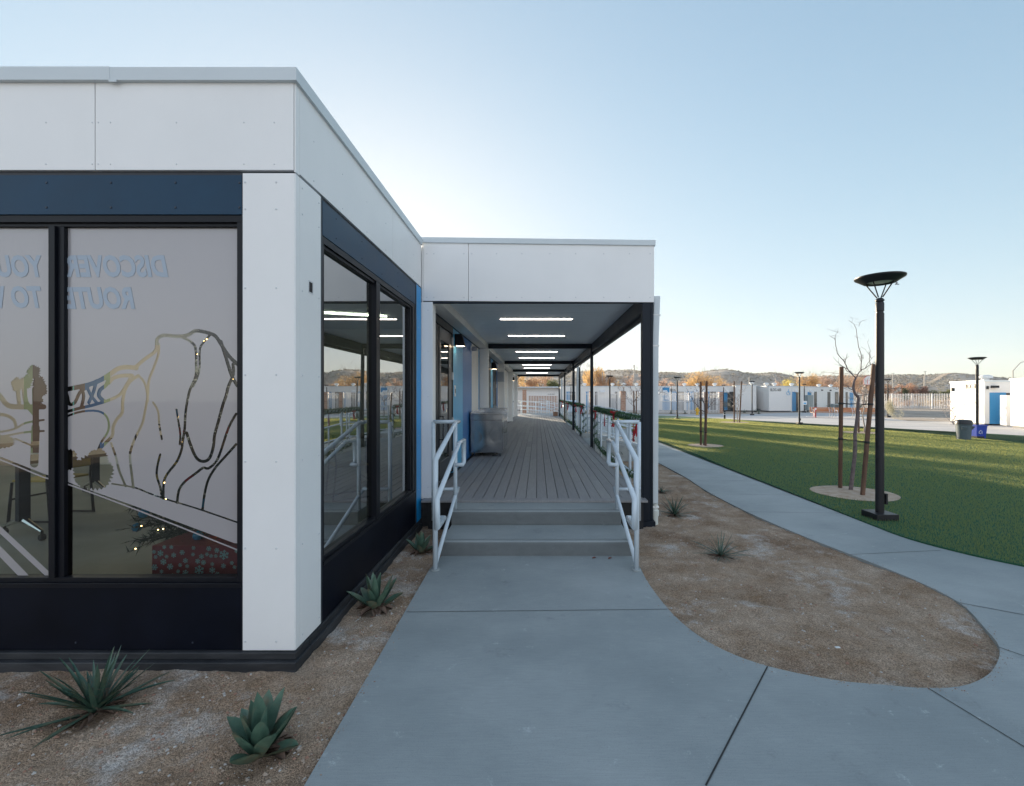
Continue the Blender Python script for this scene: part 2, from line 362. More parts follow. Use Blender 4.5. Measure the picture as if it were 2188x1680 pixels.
# concrete path, slab and curving sidewalk
bedcurve = [(1367, 1215), (1385, 1250), (1427, 1306), (1481, 1356), (1551, 1397.5), (1642, 1430.6), (1779, 1459.6), (1883, 1470), (1965, 1477), (2048, 1474.5),
            (2102, 1455), (2129, 1426), (2135, 1389), (2106, 1350), (2048, 1291.8), (1945, 1240), (1820, 1190), (1697, 1141), (1595, 1096), (1512, 1053), (1465, 1022), (1405.5, 990), (1350, 962), (1290, 934)]
lawnedge = [(2188, 1216), (2069, 1190), (1945, 1157), (1862, 1126), (1754, 1082.6), (1595, 1018.5), (1548, 999.5), (1477, 968.7), (1405.5, 942), (1340, 918)]
bc = smooth_pts([tuple(G(*p))[:2] for p in bedcurve], 4); le = smooth_pts([tuple(G(*p))[:2] for p in lawnedge], 4)
A = G(917, 1222); B = G(655, 1680); dAB = (B-A).normalized(); Bx = B+dAB*5
pv = [(A.x, A.y), (-1.02, 4.73), (-1.02, 5.2), (1.02, 5.2), (1.02, 4.73)]+[tuple(p) for p in bc]
far = [(2.2, 25), (1.4, 33), (1.4, 44), (4.4, 44), (4.2, 33)]
pv += far+[tuple(p) for p in reversed(le)]+[(9.5, 3.0), (14, -2), (14, -8), (Bx.x, -8), (Bx.x, Bx.y)]
def joints(bm):
    for (a, b, w) in [((868, 1314), (1426, 1308), .005), ((1640, 1432), (1508, 1690), .008), ((1982, 1478), (2260, 1650), .006), ((2134, 1390), (2188, 1409), .006),
                      ((2050, 1294), (2188, 1320), .007), ((1816, 1189.5), (2010, 1180.5), .006), ((1594, 1097), (1797, 1100), .006), ((1521, 1058), (1700, 1061), .006),
                      ((1474, 1028), (1628, 1030), .006), ((1437, 1005), (1560, 1006), .006), ((1407, 988), (1520, 989), .006), ((1380, 974), (1473, 975), .006), ((1350, 961), (1437, 962), .006)]:
        a = G(*a); b = G(*b); d = (b-a).normalized(); n = Vector((-d.y, d.x, 0))*w/2
        for k in range(1):
            vs = [bm.verts.new(p+Vector((0, 0, .0235))) for p in (a+n, b+n, b-n, a-n)]
            fc = bm.faces.new(vs); fc.material_index = 1; fc.normal_update()
            if fc.normal.z < 0: fc.normal_flip()
sheet(pv, .02, .06, 'concrete_path', [M_conc, M_joint], extra=joints)

# lawn and the court pavement beyond it
lf = [(2188, 950), (2040, 934), (1872, 920), (1709.6, 910), (1632, 904.7), (1554, 897), (1480, 892), (1406, 889), (1340, 889), (1300, 893), (1296, 899), (1310, 908)]
lfw = [tuple(G(*p))[:2] for p in lf]
lawn = [tuple(p) for p in le][::-1][0:0]+[(9.5, 3.0), (19, 3), (24, 14)]+[tuple(p) for p in smooth_pts(lfw, 3)]+[tuple(p) for p in reversed(le)]
lawn = [(9.5, 3.0), (19, 3), (24, 14)]+[tuple(p) for p in smooth_pts(lfw, 3)]+[tuple(p) for p in reversed(le)]
sheet(lawn, .035, .05, 'lawn', M_lawn)
pc = [(4.6, 21.5), (2.6, 30), (3.0, 46.5), (22, 47), (30, 52), (35, 51), (31.5, 41), (27.5, 33), (33, 30.6), (42, 27), (30, 12), (24, 8), (22, 12), (20, 20)]
sheet(pc, -.004, 0, 'court_pavement', M_pave)
# painted court lines
m = MB()
def arc(cx, cy, r, a0, a1, w=.05, n=40):
    for i in range(n):
        t0 = math.radians(a0+(a1-a0)*i/n); t1 = math.radians(a0+(a1-a0)*(i+1)/n)
        q = [(cx+rr*math.cos(t), cy+rr*math.sin(t)) for rr, t in ((r-w, t0), (r+w, t0), (r+w, t1), (r-w, t1))]
        m.add([(x, y, gz(y)+.004) for x, y in q], [(0, 1, 2, 3)])
arc(30, 38, 6.0, 90, 330); arc(31.5, 38, 1.8, 0, 360)
m.add([(x, y, gz(y)+.0055) for x, y in ((22, 43.95), (31, 43.95), (31, 44.05), (22, 44.05))], [(0, 1, 2, 3)])
m.add([(x, y, gz(y)+.0055) for x, y in ((22, 27.95), (36, 27.95), (36, 28.05), (22, 28.05))], [(0, 1, 2, 3)])
tag(m.build('court_line', mat('line_paint', (.75, .75, .75), .6)), kind='structure')
# soil rings round the saplings
M_ring = mat('ring_soil', (.36, .245, .165), .95, col2=(.52, .42, .33), vscale=7, bump=.8, bscale=60, world=True)
RINGS = [(5.55, 7.8, .66), (5.9, 15.6, .6), (13.45, 30.4, .95), (15.6, 21.4, .8), (4.7, 24.5, .5), (3.6, 18.3, .35)]
for cx, cy, r in RINGS:
    m = MB(); n = 40; pts = []
    for k in range(n):
        t = 2*PI*k/n; rr = r*(1+.05*noise.noise(Vector((math.cos(t)*2, math.sin(t)*2, cx))))
        pts.append((cx+rr*math.cos(t), cy+rr*math.sin(t)))
    m.add([(x, y, gz(y)+.041) for x, y in pts]+[(cx, cy, gz(cy)+.047)], [(k, (k+1) % n, n) for k in range(n)])
    tag(m.build('planting_ring', M_ring), kind='structure')

# short blades of turf near the camera, thinning out with distance
m = MB(); rnd = random.Random(3)
poly = lawn
def inside(x, y, poly):
    c = False; n = len(poly); j = n-1
    for i in range(n):
        xi, yi = poly[i]; xj, yj = poly[j]
        if (yi > y) != (yj > y) and x < (xj-xi)*(y-yi)/(yj-yi)+xi: c = not c
        j = i
    return c
nb_ = 1500000; rg = np.random.default_rng(3); yy_ = 3.6+32*rg.random(nb_)**1.9; xx_ = 1.2+29*rg.random(nb_)
keep = np.abs(xx_) < yy_*1.14+.5; xx_, yy_ = xx_[keep], yy_[keep]
ins_ = np.zeros(len(xx_), bool); j_ = len(poly)-1
for i_ in range(len(poly)):
    (xi, yi), (xj, yj) = poly[i_][:2], poly[j_][:2]
    with np.errstate(divide='ignore', invalid='ignore'): cr = ((yi > yy_) != (yj > yy_)) & (xx_ < (xj-xi)*(yy_-yi)/((yj-yi) if yj != yi else 1e-9)+xi)
    ins_ ^= cr; j_ = i_
for a, b, r in RINGS: ins_ &= (xx_-a)**2+(yy_-b)**2 > r*r
xx_, yy_ = xx_[ins_], yy_[ins_]; n_ = len(xx_)
h_ = rg.uniform(.022, .036, n_)*(1+.012*yy_); w_ = .0010+.00025*yy_; t_ = rg.random(n_)*PI; z_ = .017-.006*yy_+.033
dx, dy = np.cos(t_)*w_, np.sin(t_)*w_; V_ = np.empty((n_, 3, 3)); V_[:, 0] = np.stack([xx_-dx, yy_-dy, z_], 1); V_[:, 1] = np.stack([xx_+dx, yy_+dy, z_], 1)
V_[:, 2] = np.stack([xx_+rg.uniform(-.012, .012, n_), yy_+rg.uniform(-.012, .012, n_), z_+h_], 1)
me = bpy.data.meshes.new('turf_grass'); me.vertices.add(n_*3); me.vertices.foreach_set('co', V_.ravel().astype('f4')); me.loops.add(n_*3); me.loops.foreach_set('vertex_index', np.arange(n_*3, dtype='i4'))
me.polygons.add(n_); me.polygons.foreach_set('loop_start', np.arange(0, n_*3, 3, dtype='i4')); me.update(calc_edges=True)
me.materials.append(leafy('turf_blade', (.014, .092, .038), (.022, .112, .045), 3, .38, (.62, .60, .21))); o = bpy.data.objects.new('turf_grass', me); COL.objects.link(o)
tag(o, kind='stuff', label='short green artificial turf pile standing on the lawn', cat='grass')

# loose gravel in the planting beds
m = MB(); rnd = random.Random(5)
def stone(x, y, r, z=None):
    z = gz(y)+soil_h(x, y) if z is None else z
    vs = []
    for d in ((1, 0, 0), (-1, 0, 0), (0, 1, 0), (0, -1, 0), (0, 0, .8), (0, 0, -.6)):
        k = r*rnd.uniform(.7, 1.25); vs.append((x+d[0]*k+rnd.uniform(-.2, .2)*r, y+d[1]*k, z+d[2]*k))
    m.add(vs, [(0, 2, 4), (2, 1, 4), (1, 3, 4), (3, 0, 4), (2, 0, 5), (1, 2, 5), (3, 1, 5), (0, 3, 5)], rnd.choice((0, 0, 1, 2)))
def onpath(x, y): return inside(x, y, [tuple(p[:2]) for p in pv])
n = 0
while n < 17000:
    if rnd.random() < .6: x = rnd.uniform(-4.2, -.5); y = rnd.uniform(1.3, 5.6)
    else: x = rnd.uniform(1.0, 5.2); y = rnd.uniform(2.2, 9)
    if onpath(x, y) or (x < -1.45 and y > 2.75): continue
    if noise.noise(Vector((x*2, y*2, 4))) < rnd.uniform(-.6, .3): continue
    stone(x, y, .0016+.0105*rnd.random()**5); n += 1
for k in range(150):                       # bigger clods thrown up round the plants
    p = rnd.choice([SP['yucca'], SP['agave'], SP['agave2'], SP['yuccaR1'], SP['agave3'], SP['agave2']]); t = rnd.uniform(0, 2*PI); r = rnd.uniform(.13, .27)
    x, y = p.x+r*math.cos(t), p.y+r*math.sin(t)
    if not onpath(x, y) and not (x < -1.5 and y > 2.7): stone(x, y, rnd.uniform(.005, .014))
for k in range(1800):                     # grit spilled over the slab edges
    i = rnd.randrange(len(bc)-1) if rnd.random() < .75 else -1
    if i < 0: t = rnd.random(); a = A.lerp(Bx, t*.55); a = Vector((a.x, a.y)); d = Vector((dAB.x, dAB.y))
    else: a = Vector(bc[i]).lerp(Vector(bc[i+1]), rnd.random()); d = (Vector(bc[i+1])-Vector(bc[i]))
    if d.length < 1e-4: continue
    d.normalize(); o_ = rnd.gauss(0, .035); x, y = a.x-d.y*o_, a.y+d.x*o_
    if y < 9: stone(x, y, .0016+.004*rnd.random()**3, gz(y)+(.0215 if onpath(x, y) else soil_h(x, y)))
tag(m.build('gravel', [mat('grit_tan', (.36, .28, .22), .9), mat('grit_pale', (.46, .43, .40), .9), mat('grit_red', (.30, .17, .12), .9)]), kind='stuff',
    label='loose grit and small stones on the planting beds', cat='gravel')

# ------------------------------------------------------------------ near classroom building
YF = 2.817; XC = -1.533; XL = -14.0; YB = 5.87; ZT = 3.78
def fx(x): return PX(x, YF)
nb = thing('classroom_building', 'white panelled building with etched corner windows and black kick panels, nearest on the left', 'building', (XC, YF, 0))
m = MB()   # steel base
m.box(XL, XC+.03, YF-.05, YF+.15, -.06, .055); m.box(XL, XC+.012, YF-.02, YF+.15, .055, .10)
m.box(XC-.15, XC+.03, YF+.15, YB-.05, -.06, .055); m.box(XC-.15, XC+.012, YF+.15, YB-.05, .055, .10)
m.build('base_rail', M_base, nb, bevel=.006)
# fascia (front joint at the photographed seam), side fascia
zf0, zf1 = 3.148, 3.705
m = MB(); j = fx(203)
m.box(XL, j-.003, YF, YF+.05, zf0, zf1); m.box(j+.003, XC-.012, YF, YF+.05, zf0, zf1)
m.box(XC-.009, XC, YF+.004, YF+.05, zf0-.012, zf1); m.box(XC-.05, XC, YF+.053, YF+1.9, zf0, zf1); m.box(XC-.05, XC, YF+1.906, YB, zf0, zf1)
for x in (98, 197, 210, 236, 377, 521, 586):
    for y in (262, 351): m.screw((fx(x), YF, PZ(y, YF)), (0, -1, 0), .0055)
for x in (-4.1, -4.9, -5.6): m.screw((x, YF, 3.2), (0, -1, 0), .008)
for yy in (3.05, 3.5, 4.0, 4.5, 5.0, 5.5):
    for z in (3.19, 3.46): m.screw((XC, yy, z), (1, 0, 0), .006)
m.build('fascia_panel', [M_white, M_screw], nb, bevel=.0015)
m = MB()   # cap flashing, front and side, front left part stepped down a touch as in the photo
cx = fx(243)
m.box(XL, cx, YF-.028, YF+.3, 3.70, 3.784); m.box(cx, XC+.02, YF-.026, YF+.3, 3.70, 3.782); m.box(XC-.3, XC+.02, YF+.3, YB, 3.70, 3.782)
m.box(fx(242), fx(258), YF-.032, YF-.026, 3.685, 3.702)
m.build('roof_cap', M_cap, nb, bevel=.001)
m = MB(); m.box(XL, XC-.3, YF+.3, 8.9, 3.62, 3.70); m.box(XC-.3, XC-.02, YB, 8.9, 3.1, 3.70); m.build('roof', M_cap, nb)
m = MB()   # shadow gaps
m.box(XL, XC-.02, YF+.02, YF+.06, 3.12, 3.15); m.box(XC-.06, XC-.02, YF+.06, YB, 3.12, 3.15)
m.box(fx(515.5), fx(518.5), YF+.006, YF+.05, .10, 3.13)
m.box(XC-.05, XC-.006, 3.152, 3.185, .10, 3.13); m.box(XC-.05, XC+.001, 5.61, 5.64, .10, 3.13)
m.build('seam_trim', M_trim, nb)
m = MB()   # corner panel
m.box(fx(518.5), XC-.006, YF, YF+.05, .104, 3.128); m.box(XC-.05, XC, YF+.053, 3.15, .104, 3.128); m.box(XC-.012, XC, YF+.003, YF+.05, .104, 3.128)
for z in (.16, .75, 1.3, 1.85, 2.4, 2.9, 3.07):
    for x in (524, 590): m.screw((fx(x), YF, z), (0, -1, 0), .007)
    for yy in (2.9, 3.12): m.screw((XC, yy, z), (1, 0, 0), .007)
m.build('corner_panel', [M_white, M_screw], nb, bevel=.0015)
m = MB()   # open junction box
m.box(XC-.003, XC+.004, 2.975, 3.035, 2.408, 2.416); m.box(XC-.003, XC+.004, 2.975, 3.035, 2.484, 2.492)
m.box(XC-.003, XC+.004, 2.975, 2.981, 2.416, 2.484); m.box(XC-.003, XC+.004, 3.029, 3.035, 2.416, 2.484); m.box(XC-.002, XC+.0015, 2.981, 3.029, 2.416, 2.484, 1)
m.build('junction_box', [M_screw, M_black], nb)
m = MB()   # dark header panels
m.box(XL, fx(515.5), YF+.004, YF+.05, 2.868, 3.118); m.box(XC-.05, XC-.004, 3.185, 5.61, 2.868, 3.118)
for x in (-100, 98, 236, 374, 511):
    for y in (390, 443): m.screw((fx(x), YF+.004, PZ(y, YF)), (0, -1, 0), .008)
for yy in (3.4, 3.9, 4.4, 4.9, 5.4):
    for z in (2.92, 3.07): m.screw((XC-.004, yy, z), (1, 0, 0), .006)
m.build('header_panel', [M_navy, M_dscrew], nb, bevel=.0015)
m = MB()   # kick panels
m.box(XL, fx(515.5), YF+.006, YF+.05, .104, .500); m.box(XC-.05, XC-.004, 3.185, 5.61, .104, .500)
for x in (160, 410): m.screw((fx(x), YF+.006, .15), (0, -1, 0), .007)
m.build('kick_panel', [M_lowblk, M_dscrew], nb, bevel=.0015)
m = MB(); m.box(XC-.05, XC, 5.64, YB, .10, 3.128)
for z in (.5, 1.2, 1.9, 2.6): m.screw((XC, 5.75, z), (1, 0, 0), .006)
m.build('blue_panel', [M_blue, M_screw], nb, bevel=.0015)

# etched film geometry: marching squares over a signed distance field
def film_obj(name, x0, x1, z0, z1, Y, sdf, material, parent, cell=.0052):
    nx = int((x1-x0)/cell)+1; nz = int((z1-z0)/cell)+1
    xs = np.linspace(x0, x1, nx+1); zs = np.linspace(z0, z1, nz+1)
    Xg, Zg = np.meshgrid(xs, zs)
    U = (Xg*FP/Y+VX)*3.686; V = ((CAMZ-Zg)*FP/Y+VY-398.9)*3.686
    D = sdf(U, V)
    vs = []; fs = []
    def emit(pts): o = len(vs); vs.extend([(p[0], Y, p[1]) for p in pts]); fs.append(tuple(range(o, o+len(pts))))
    ins = D > 0
    full = ins[:-1, :-1] & ins[1:, :-1] & ins[:-1, 1:] & ins[1:, 1:]; anyc = ins[:-1, :-1] | ins[1:, :-1] | ins[:-1, 1:] | ins[1:, 1:]
    for j in range(nz):
        i = 0
        while i < nx:
            if full[j, i]:
                k = i
                while k < nx and full[j, k]: k += 1
                emit([(xs[i], zs[j]), (xs[k], zs[j]), (xs[k], zs[j+1]), (xs[i], zs[j+1])]); i = k; continue
            if anyc[j, i]:
                c = [(xs[i], zs[j], D[j, i]), (xs[i+1], zs[j], D[j, i+1]), (xs[i+1], zs[j+1], D[j+1, i+1]), (xs[i], zs[j+1], D[j+1, i])]
                pts = []
                for q in range(4):
                    a, b = c[q], c[(q+1) % 4]
                    if a[2] > 0: pts.append((a[0], a[1]))
                    if (a[2] > 0) != (b[2] > 0):
                        t = a[2]/(a[2]-b[2]); pts.append((a[0]+(b[0]-a[0])*t, a[1]+(b[1]-a[1])*t))
                if len(pts) > 2: emit(pts)
            i += 1
    mm = MB(); mm.add(vs, fs); return mm.build(name, material, parent)
def seg(U, V, pts, w):
    pts = smooth_pts(pts, 3) if len(pts) > 2 else [Vector(p) for p in pts]
    d = np.full(U.shape, 1e9)
    for a, b in zip(pts[:-1], pts[1:]):
        bx, by = b[0]-a[0], b[1]-a[1]; L2 = bx*bx+by*by+1e-9
        t = np.clip(((U-a[0])*bx+(V-a[1])*by)/L2, 0, 1); d = np.minimum(d, np.hypot(U-a[0]-t*bx, V-a[1]-t*by))
    return d-w/2
def blob(U, V, cx, cy, rx, ry, n, amp):
    th = np.arctan2((V-cy)/ry, (U-cx)/rx); r = np.hypot((U-cx)/rx, (V-cy)/ry)
    saw = np.abs(((th/(2*PI)*n) % 1)-.5)*2
    return (r-(1-amp*saw*(.7+.3*np.sin(th*5+cx))))*min(rx, ry)
def polyline_y(U, pts): return np.interp(U, [p[0] for p in pts], [p[1] for p in pts])
ROAD = [(-900, 1800), (0, 2125), (345, 2262), (480, 2305), (620, 2360), (1100, 2530), (1850, 2810)]
CUTS = [
 (28, [(1070, 1420), (1140, 1360), (1210, 1310), (1235, 1270), (1235, 1210), (1265, 1180), (1310, 1172), (1400, 1180), (1480, 1170), (1530, 1140), (1570, 1138), (1650, 1155), (1700, 1180), (1740, 1240), (1800, 1330), (1870, 1400)]),
 (20, [(1430, 1185), (1500, 1220), (1540, 1270), (1545, 1400), (1540, 1500), (1500, 1590), (1475, 1690), (1460, 1800), (1455, 1900), (1440, 2000), (1428, 2080), (1390, 2170), (1320, 2260), (1290, 2330), (1287, 2460)]),
 (17, [(1660, 1165), (1610, 1220), (1575, 1280), (1572, 1420), (1555, 1500), (1520, 1575)]),
 (26, [(1740, 1220), (1790, 1380), (1825, 1490), (1870, 1570)]),
 (24, [(1835, 1400), (1838, 1480), (1800, 1570), (1780, 1650), (1755, 1720), (1720, 1850), (1690, 1960), (1680, 2050), (1650, 2140), (1600, 2165), (1550, 2140), (1510, 2060), (1470, 1940)]),
 (20, [(1860, 1790), (1800, 1900), (1740, 2080), (1700, 2170), (1640, 2220), (1600, 2215), (1540, 2260), (1460, 2320), (1410, 2390), (1395, 2490)]),
 (20, [(1860, 2030), (1780, 2120), (1700, 2210), (1640, 2310), (1610, 2430), (1595, 2545)]),
 (20, [(1250, 1240), (1248, 1320), (1210, 1430), (1172, 1530), (1165, 1640), (1140, 1780), (1120, 1870), (1060, 1990), (1025, 2100), (1030, 2200), (1050, 2370)]),
 (26, [(1090, 1490), (1030, 1530), (985, 1600), (965, 1700), (963, 1780), (915, 1840), (890, 1900), (885, 1960), (840, 2010), (780, 2070)]),
 (18, [(1090, 1490), (1130, 1530), (1155, 1600), (1165, 1690)]),
 (36, [(1075, 1430), (1000, 1422), (930, 1435), (870, 1475), (800, 1520), (700, 1560), (560, 1590), (440, 1612)]),
 (30, [(1040, 1488), (960, 1490), (890, 1510), (862, 1545)]),
 (24, [(1020, 1520), (960, 1620), (920, 1655), (850, 1685), (720, 1725), (600, 1752), (440, 1800)]),
 (30, [(860, 1480), (838, 1560), (790, 1600), (780, 1650), (820, 1690)]), (26, [(760, 1530), (735, 1620), (700, 1700)]), (24, [(690, 1590), (720, 1650), (760, 1700)]),
 (26, [(690, 1580), (630, 1620), (590, 1700), (545, 1712), (525, 1640), (470, 1625)]), (26, [(640, 1590), (660, 1650), (640, 1740)]),
 (17, [(440, 1850), (600, 1782), (740, 1765), (820, 1790), (855, 1850), (850, 1930), (800, 2010), (770, 2080)]),
 (16, [(1205, 1700), (1245, 1770), (1255, 1880), (1275, 1990)]), (16, [(1390, 1755), (1405, 1850), (1420, 1950), (1415, 2030)]),
 (18, [(875, 2020), (910, 2120), (940, 2240), (990, 2360)]), (18, [(1262, 2110), (1240, 2200), (1235, 2280), (1260, 2360), (1275, 2450)]),
 (13, [(880, 2340), (1060, 2370), (1160, 2410), (1300, 2460), (1550, 2535), (1870, 2645)]),
 # left pane
 (40, [(-200, 1500), (-60, 1600), (0, 1650), (60, 1722), (150, 1735), (345, 1735)]), (26, [(-100, 1800), (0, 1795), (60, 1806), (110, 1840), (125, 1890)]),
 (16, [(-100, 1950), (0, 1933), (120, 1908), (200, 1862), (345, 1838)]), (16, [(-100, 1990), (60, 1960), (200, 1935), (345, 1925)]), (14, [(120, 1985), (250, 2040)]),
 (60, [(282, 1600), (285, 1720)]), (66, [(280, 1900), (275, 2050), (270, 2180)]), (40, [(190, 1560), (205, 1700), (282, 1800)]), (50, [(282, 1700), (282, 1960)]), (34, [(135, 1560), (150, 1700)]), (34, [(330, 1560), (318, 1650), (285, 1730)]),
]
def film_sdf(U, V):
    base = (polyline_y(U, ROAD)-V)*.93
    for w, pts in CUTS: base = np.minimum(base, seg(U, V, pts, w))
    for b in [(735, 2250, 168, 150, 30, .2), (640, 2300, 60, 50, 14, .3), (530, 2150, 88, 92, 18, .2), (770, 2130, 85, 65, 18, .25), (-30, 2010, 160, 60, 26, .22),
              (265, 1462, 62, 66, 19, .5), (207, 1540, 56, 60, 17, .5), (132, 1560, 52, 66, 17, .5), (305, 1545, 58, 62, 17, .5), (335, 1600, 44, 60, 15, .5), (300, 1685, 46, 50, 15, .5)]:
        base = np.minimum(base, blob(U, V, *b))
    base = np.maximum(base, -seg(U, V, [(-900, 1825), (0, 2150), (345, 2290), (480, 2325), (1100, 2555), (1880, 2866)], 11))
    base = np.maximum(base, -seg(U, V, [(-100, 2610), (330, 3010), (420, 3100)], 44)); base = np.maximum(base, -seg(U, V, [(-100, 2770), (190, 3070), (260, 3150)], 62))
    return base
M_film = bpy.data.materials.new('etched_film'); nt = nodes(M_film); N = nt.nodes.new; L = nt.links.new
out = N('ShaderNodeOutputMaterial'); mx = N('ShaderNodeMixShader'); df = N('ShaderNodeBsdfPrincipled'); tl = N('ShaderNodeBsdfTranslucent'); ad = N('ShaderNodeMixShader')
df.inputs['Base Color'].default_value = (.44, .415, .435, 1); df.inputs['Roughness'].default_value = .28; df.inputs['Specular IOR Level'].default_value = .9; df.inputs['Coat Weight'].default_value = 1; df.inputs['Coat Roughness'].default_value = .02
tl.inputs[0].default_value = (.55, .53, .55, 1); ad.inputs[0].default_value = .25
L(df.outputs[0], ad.inputs[1]); L(tl.outputs[0], ad.inputs[2]); L(ad.outputs[0], out.inputs[0])
M_pane = glass_mat('window_glass', (.60, .68, .66), 1.6); M_pane2 = glass_mat('side_window_glass', (.18, .24, .23), 5.6)
M_vinyl = mat('pale_blue_vinyl', (.34, .40, .48), .35)
YG = YF+.055
def pane_box(parent, x0, x1, y, z0, z1, name, M):
    m = MB(); m.add([(x0, y, z0), (x1, y, z0), (x1, y, z1), (x0, y, z1)], [(0, 1, 2, 3)]); return m.build(name, M, parent)
# front frame as the window part; panes, film and lettering are its sub-parts
gx0, gx1 = fx(130), fx(503); zb, zt = .497, 2.868
m = MB(); Yr = YG+.03
m.box(XL, fx(514), YF+.012, Yr, 2.822, zt-.002); m.box(XL, fx(514), YF+.03, Yr, 2.80, 2.822)
m.box(XL, fx(514), YF+.0, Yr, .500, .528); m.box(XL, fx(514), YF+.02, Yr, .528, .556)
m.box(fx(503.5), fx(514), YF+.012, Yr, .528, 2.822)
m.box(fx(98.5), fx(112), YF+.012, Yr, .556, 2.80); m.box(fx(112), fx(126), YF+.03, Yr, .556, 2.80)
m.box(fx(-280), fx(-250), YF+.012, Yr, .556, 2.80)
win = m.build('window', [M_black], nb, bevel=.002); win['label'] = 'black framed front window with etched landscape film'
for a, b in ((fx(126), fx(503.5)), (fx(-250), fx(98.5))):
    pane_box(win, a, b, YG, .556, 2.80, 'pane', M_pane)
    film_obj('etched_film', a+.002, b-.002, .558, 2.798, YG-.003, film_sdf, M_film, win)
def vinyl(txt, xr, ybase, size):     # lettering read from inside: mirrored from here
    Y = YG-.0045
    M = Matrix.Translation((PX(xr, Y), Y, PZ(ybase, Y))) @ Matrix(((-1, 0, 0, 0), (0, 0, 1, 0), (0, 1, 0, 0), (0, 0, 0, 1)))
    return text_mesh(txt, size, M_vinyl, 'lettering', M, win, ext=.0005, xs=.745, shear=.26, rough_edge=.007)
vinyl('DISCOVER', 361, 590, .186); vinyl('YOUR', 93, 590, .186); vinyl('ROUTE', 290, 658, .186); vinyl('TO', 93, 656, .186); vinyl('W', 15, 656, .186)
# side window
m = MB(); xg = XC-.055
m.box(xg-.03, XC-.008, 3.185, 5.61, 2.815, 2.866); m.box(xg-.03, XC-.024, 3.185, 5.61, 2.790, 2.815)
m.box(xg-.03, XC+.006, 3.185, 5.61, .500, .528); m.box(xg-.03, XC-.015, 3.185, 5.61, .528, .556)
m.box(xg-.03, XC-.008, 3.185, 3.215, .528, 2.815); m.box(xg-.03, XC-.008, 5.50, 5.61, .528, 2.815); m.box(xg-.03, XC-.02, 5.44, 5.50, .528, 2.815)
m.box(xg-.03, XC-.008, 4.26, 4.36, .528, 2.815)
sw = m.build('window', [M_black], nb, bevel=.002); sw['label'] = 'black framed side window reflecting the lawn and far buildings'
for a, b in ((3.215, 4.26), (4.36, 5.44)):
    m = MB(); m.add([(xg, a, .556), (xg, b, .556), (xg, b, 2.79), (xg, a, 2.79)], [(0, 1, 2, 3)]); m.build('pane', M_pane2, sw)
# interior shell
M_in = mat('interior_wall', (.62, .60, .57), .8, var=.04); M_inf = mat('interior_floor', (.27, .28, .26), .55, var=.12, vscale=2)
M_inc = mat('interior_ceiling', (.55, .55, .53), .8)
m = MB(); m.box(XL, XC-.1, YG+.06, 8.8, .31, .37); m.build('interior_floor', M_inf, nb)
m = MB(); m.box(XL, XC-.1, YG+.06, 8.8, 3.02, 3.06); m.build('interior_ceiling', M_inc, nb)
m = MB(); m.box(XL, XC-.02, 8.7, 8.8, .37, 3.02); m.box(XL-.1, XL, YG, 8.8, .1, 3.7); m.box(XC-.12, XC-.02, 5.9, 8.7, .37, 3.02)
pal = [(.1, .45, .45), (.16, .08, .06), (.05, .16, .42), (.45, .50, .30), (.8, .65, .52), (.55, .55, .5)]
for q in ((-10.46, -10.0, 5), (-10.0, -9.83, 4), (-9.83, -9.24, 2)): m.box(q[0], q[1], 8.66, 8.695, .6, 2.7, q[2])
cols = [M_in]+[mat('interior_paint_%d' % i, c, .7) for i, c in enumerate(pal)]
for i, (a, b) in enumerate([(-9.24, -9.02), (-9.02, -8.81), (-8.81, -8.44), (-8.44, -8.32), (-8.32, -7.0), (-7.0, -5.0)]):
    m.box(a, b, 8.66, 8.695, .6, 2.7, i+1)
m.build('interior_wall', cols, nb)
for k, (x, y, ang) in enumerate([(-4.6, 5.6, 20), (-5.6, 4.1, 20), (-3.0, 7.0, 20), (-6.6, 6.4, 20), (-8.2, 7.6, 0), (-9.8, 7.0, 20), (-7.2, 5.6, 20)]):
    M = Matrix.Translation((x, y, 2.985)) @ Matrix.Rotation(math.radians(ang), 4, 'Z')
    m = MB(); m.box(-.6, .6, -.022, .022, 0, .03, 0, M); m.build('ceiling_light', mat('interior_led', (.9, .9, .85), .5, emit=(1, .88, .70), es=6), nb)
# ------------------------------------------------------------------ corridor building behind the deck
WX = -1.52; YC = 5.9; BAY = 5.8; ZD = .36; YE = YC+4*BAY
cb = thing('long_building', 'long white and blue panelled building with glazed doors along the covered deck', 'building', (WX, YC, 0))
def wall(name, y0, y1, z0, z1, M, out=0., th=.1, lab=None, scr=True):
    m = MB(); m.box(WX-th, WX+out, y0, y1, z0, z1)
    if scr:
        for yy in ((y0+.06), (y1-.06)):
            for z in (z0+.1, z0+.9, z0+1.7, z1-.08): m.screw((WX+out, yy, z), (1, 0, 0), .007)
    o = m.build(name, [M, M_screw], cb, bevel=.0015)
    if lab: o['label'] = lab
    return o
M_cream = mat('warm_white_panel', (.82, .78, .74), .45, var=.03)
wall('wall_panel', YC+.02, 6.42, .33, 2.95, M_white)
wall('wall_panel', 7.99, 9.075, .33, 2.93, M_lblue, lab='pale blue wall panel next to the first door')
wall('wall_panel', 9.085, 10.3, .33, 2.93, M_blue2, lab='deeper blue wall panel behind the sink')
wall('wall_panel', 10.31, 11.5, .33, 2.93, M_cream); wall('wall_panel', 11.51, 11.66, .33, 2.93, M_blue, lab='narrow bright blue wall strip')
wall('wall_panel', 11.7, 13.05, .33, 2.93, M_white)
wall('wall_panel', 14.42, 15.25, .33, 2.93, M_lblue, lab='pale blue panel beside the second door'); wall('wall_panel', 16.42, 17.1, .33, 2.93, M_blue2, lab='deep blue panel under the red sign')
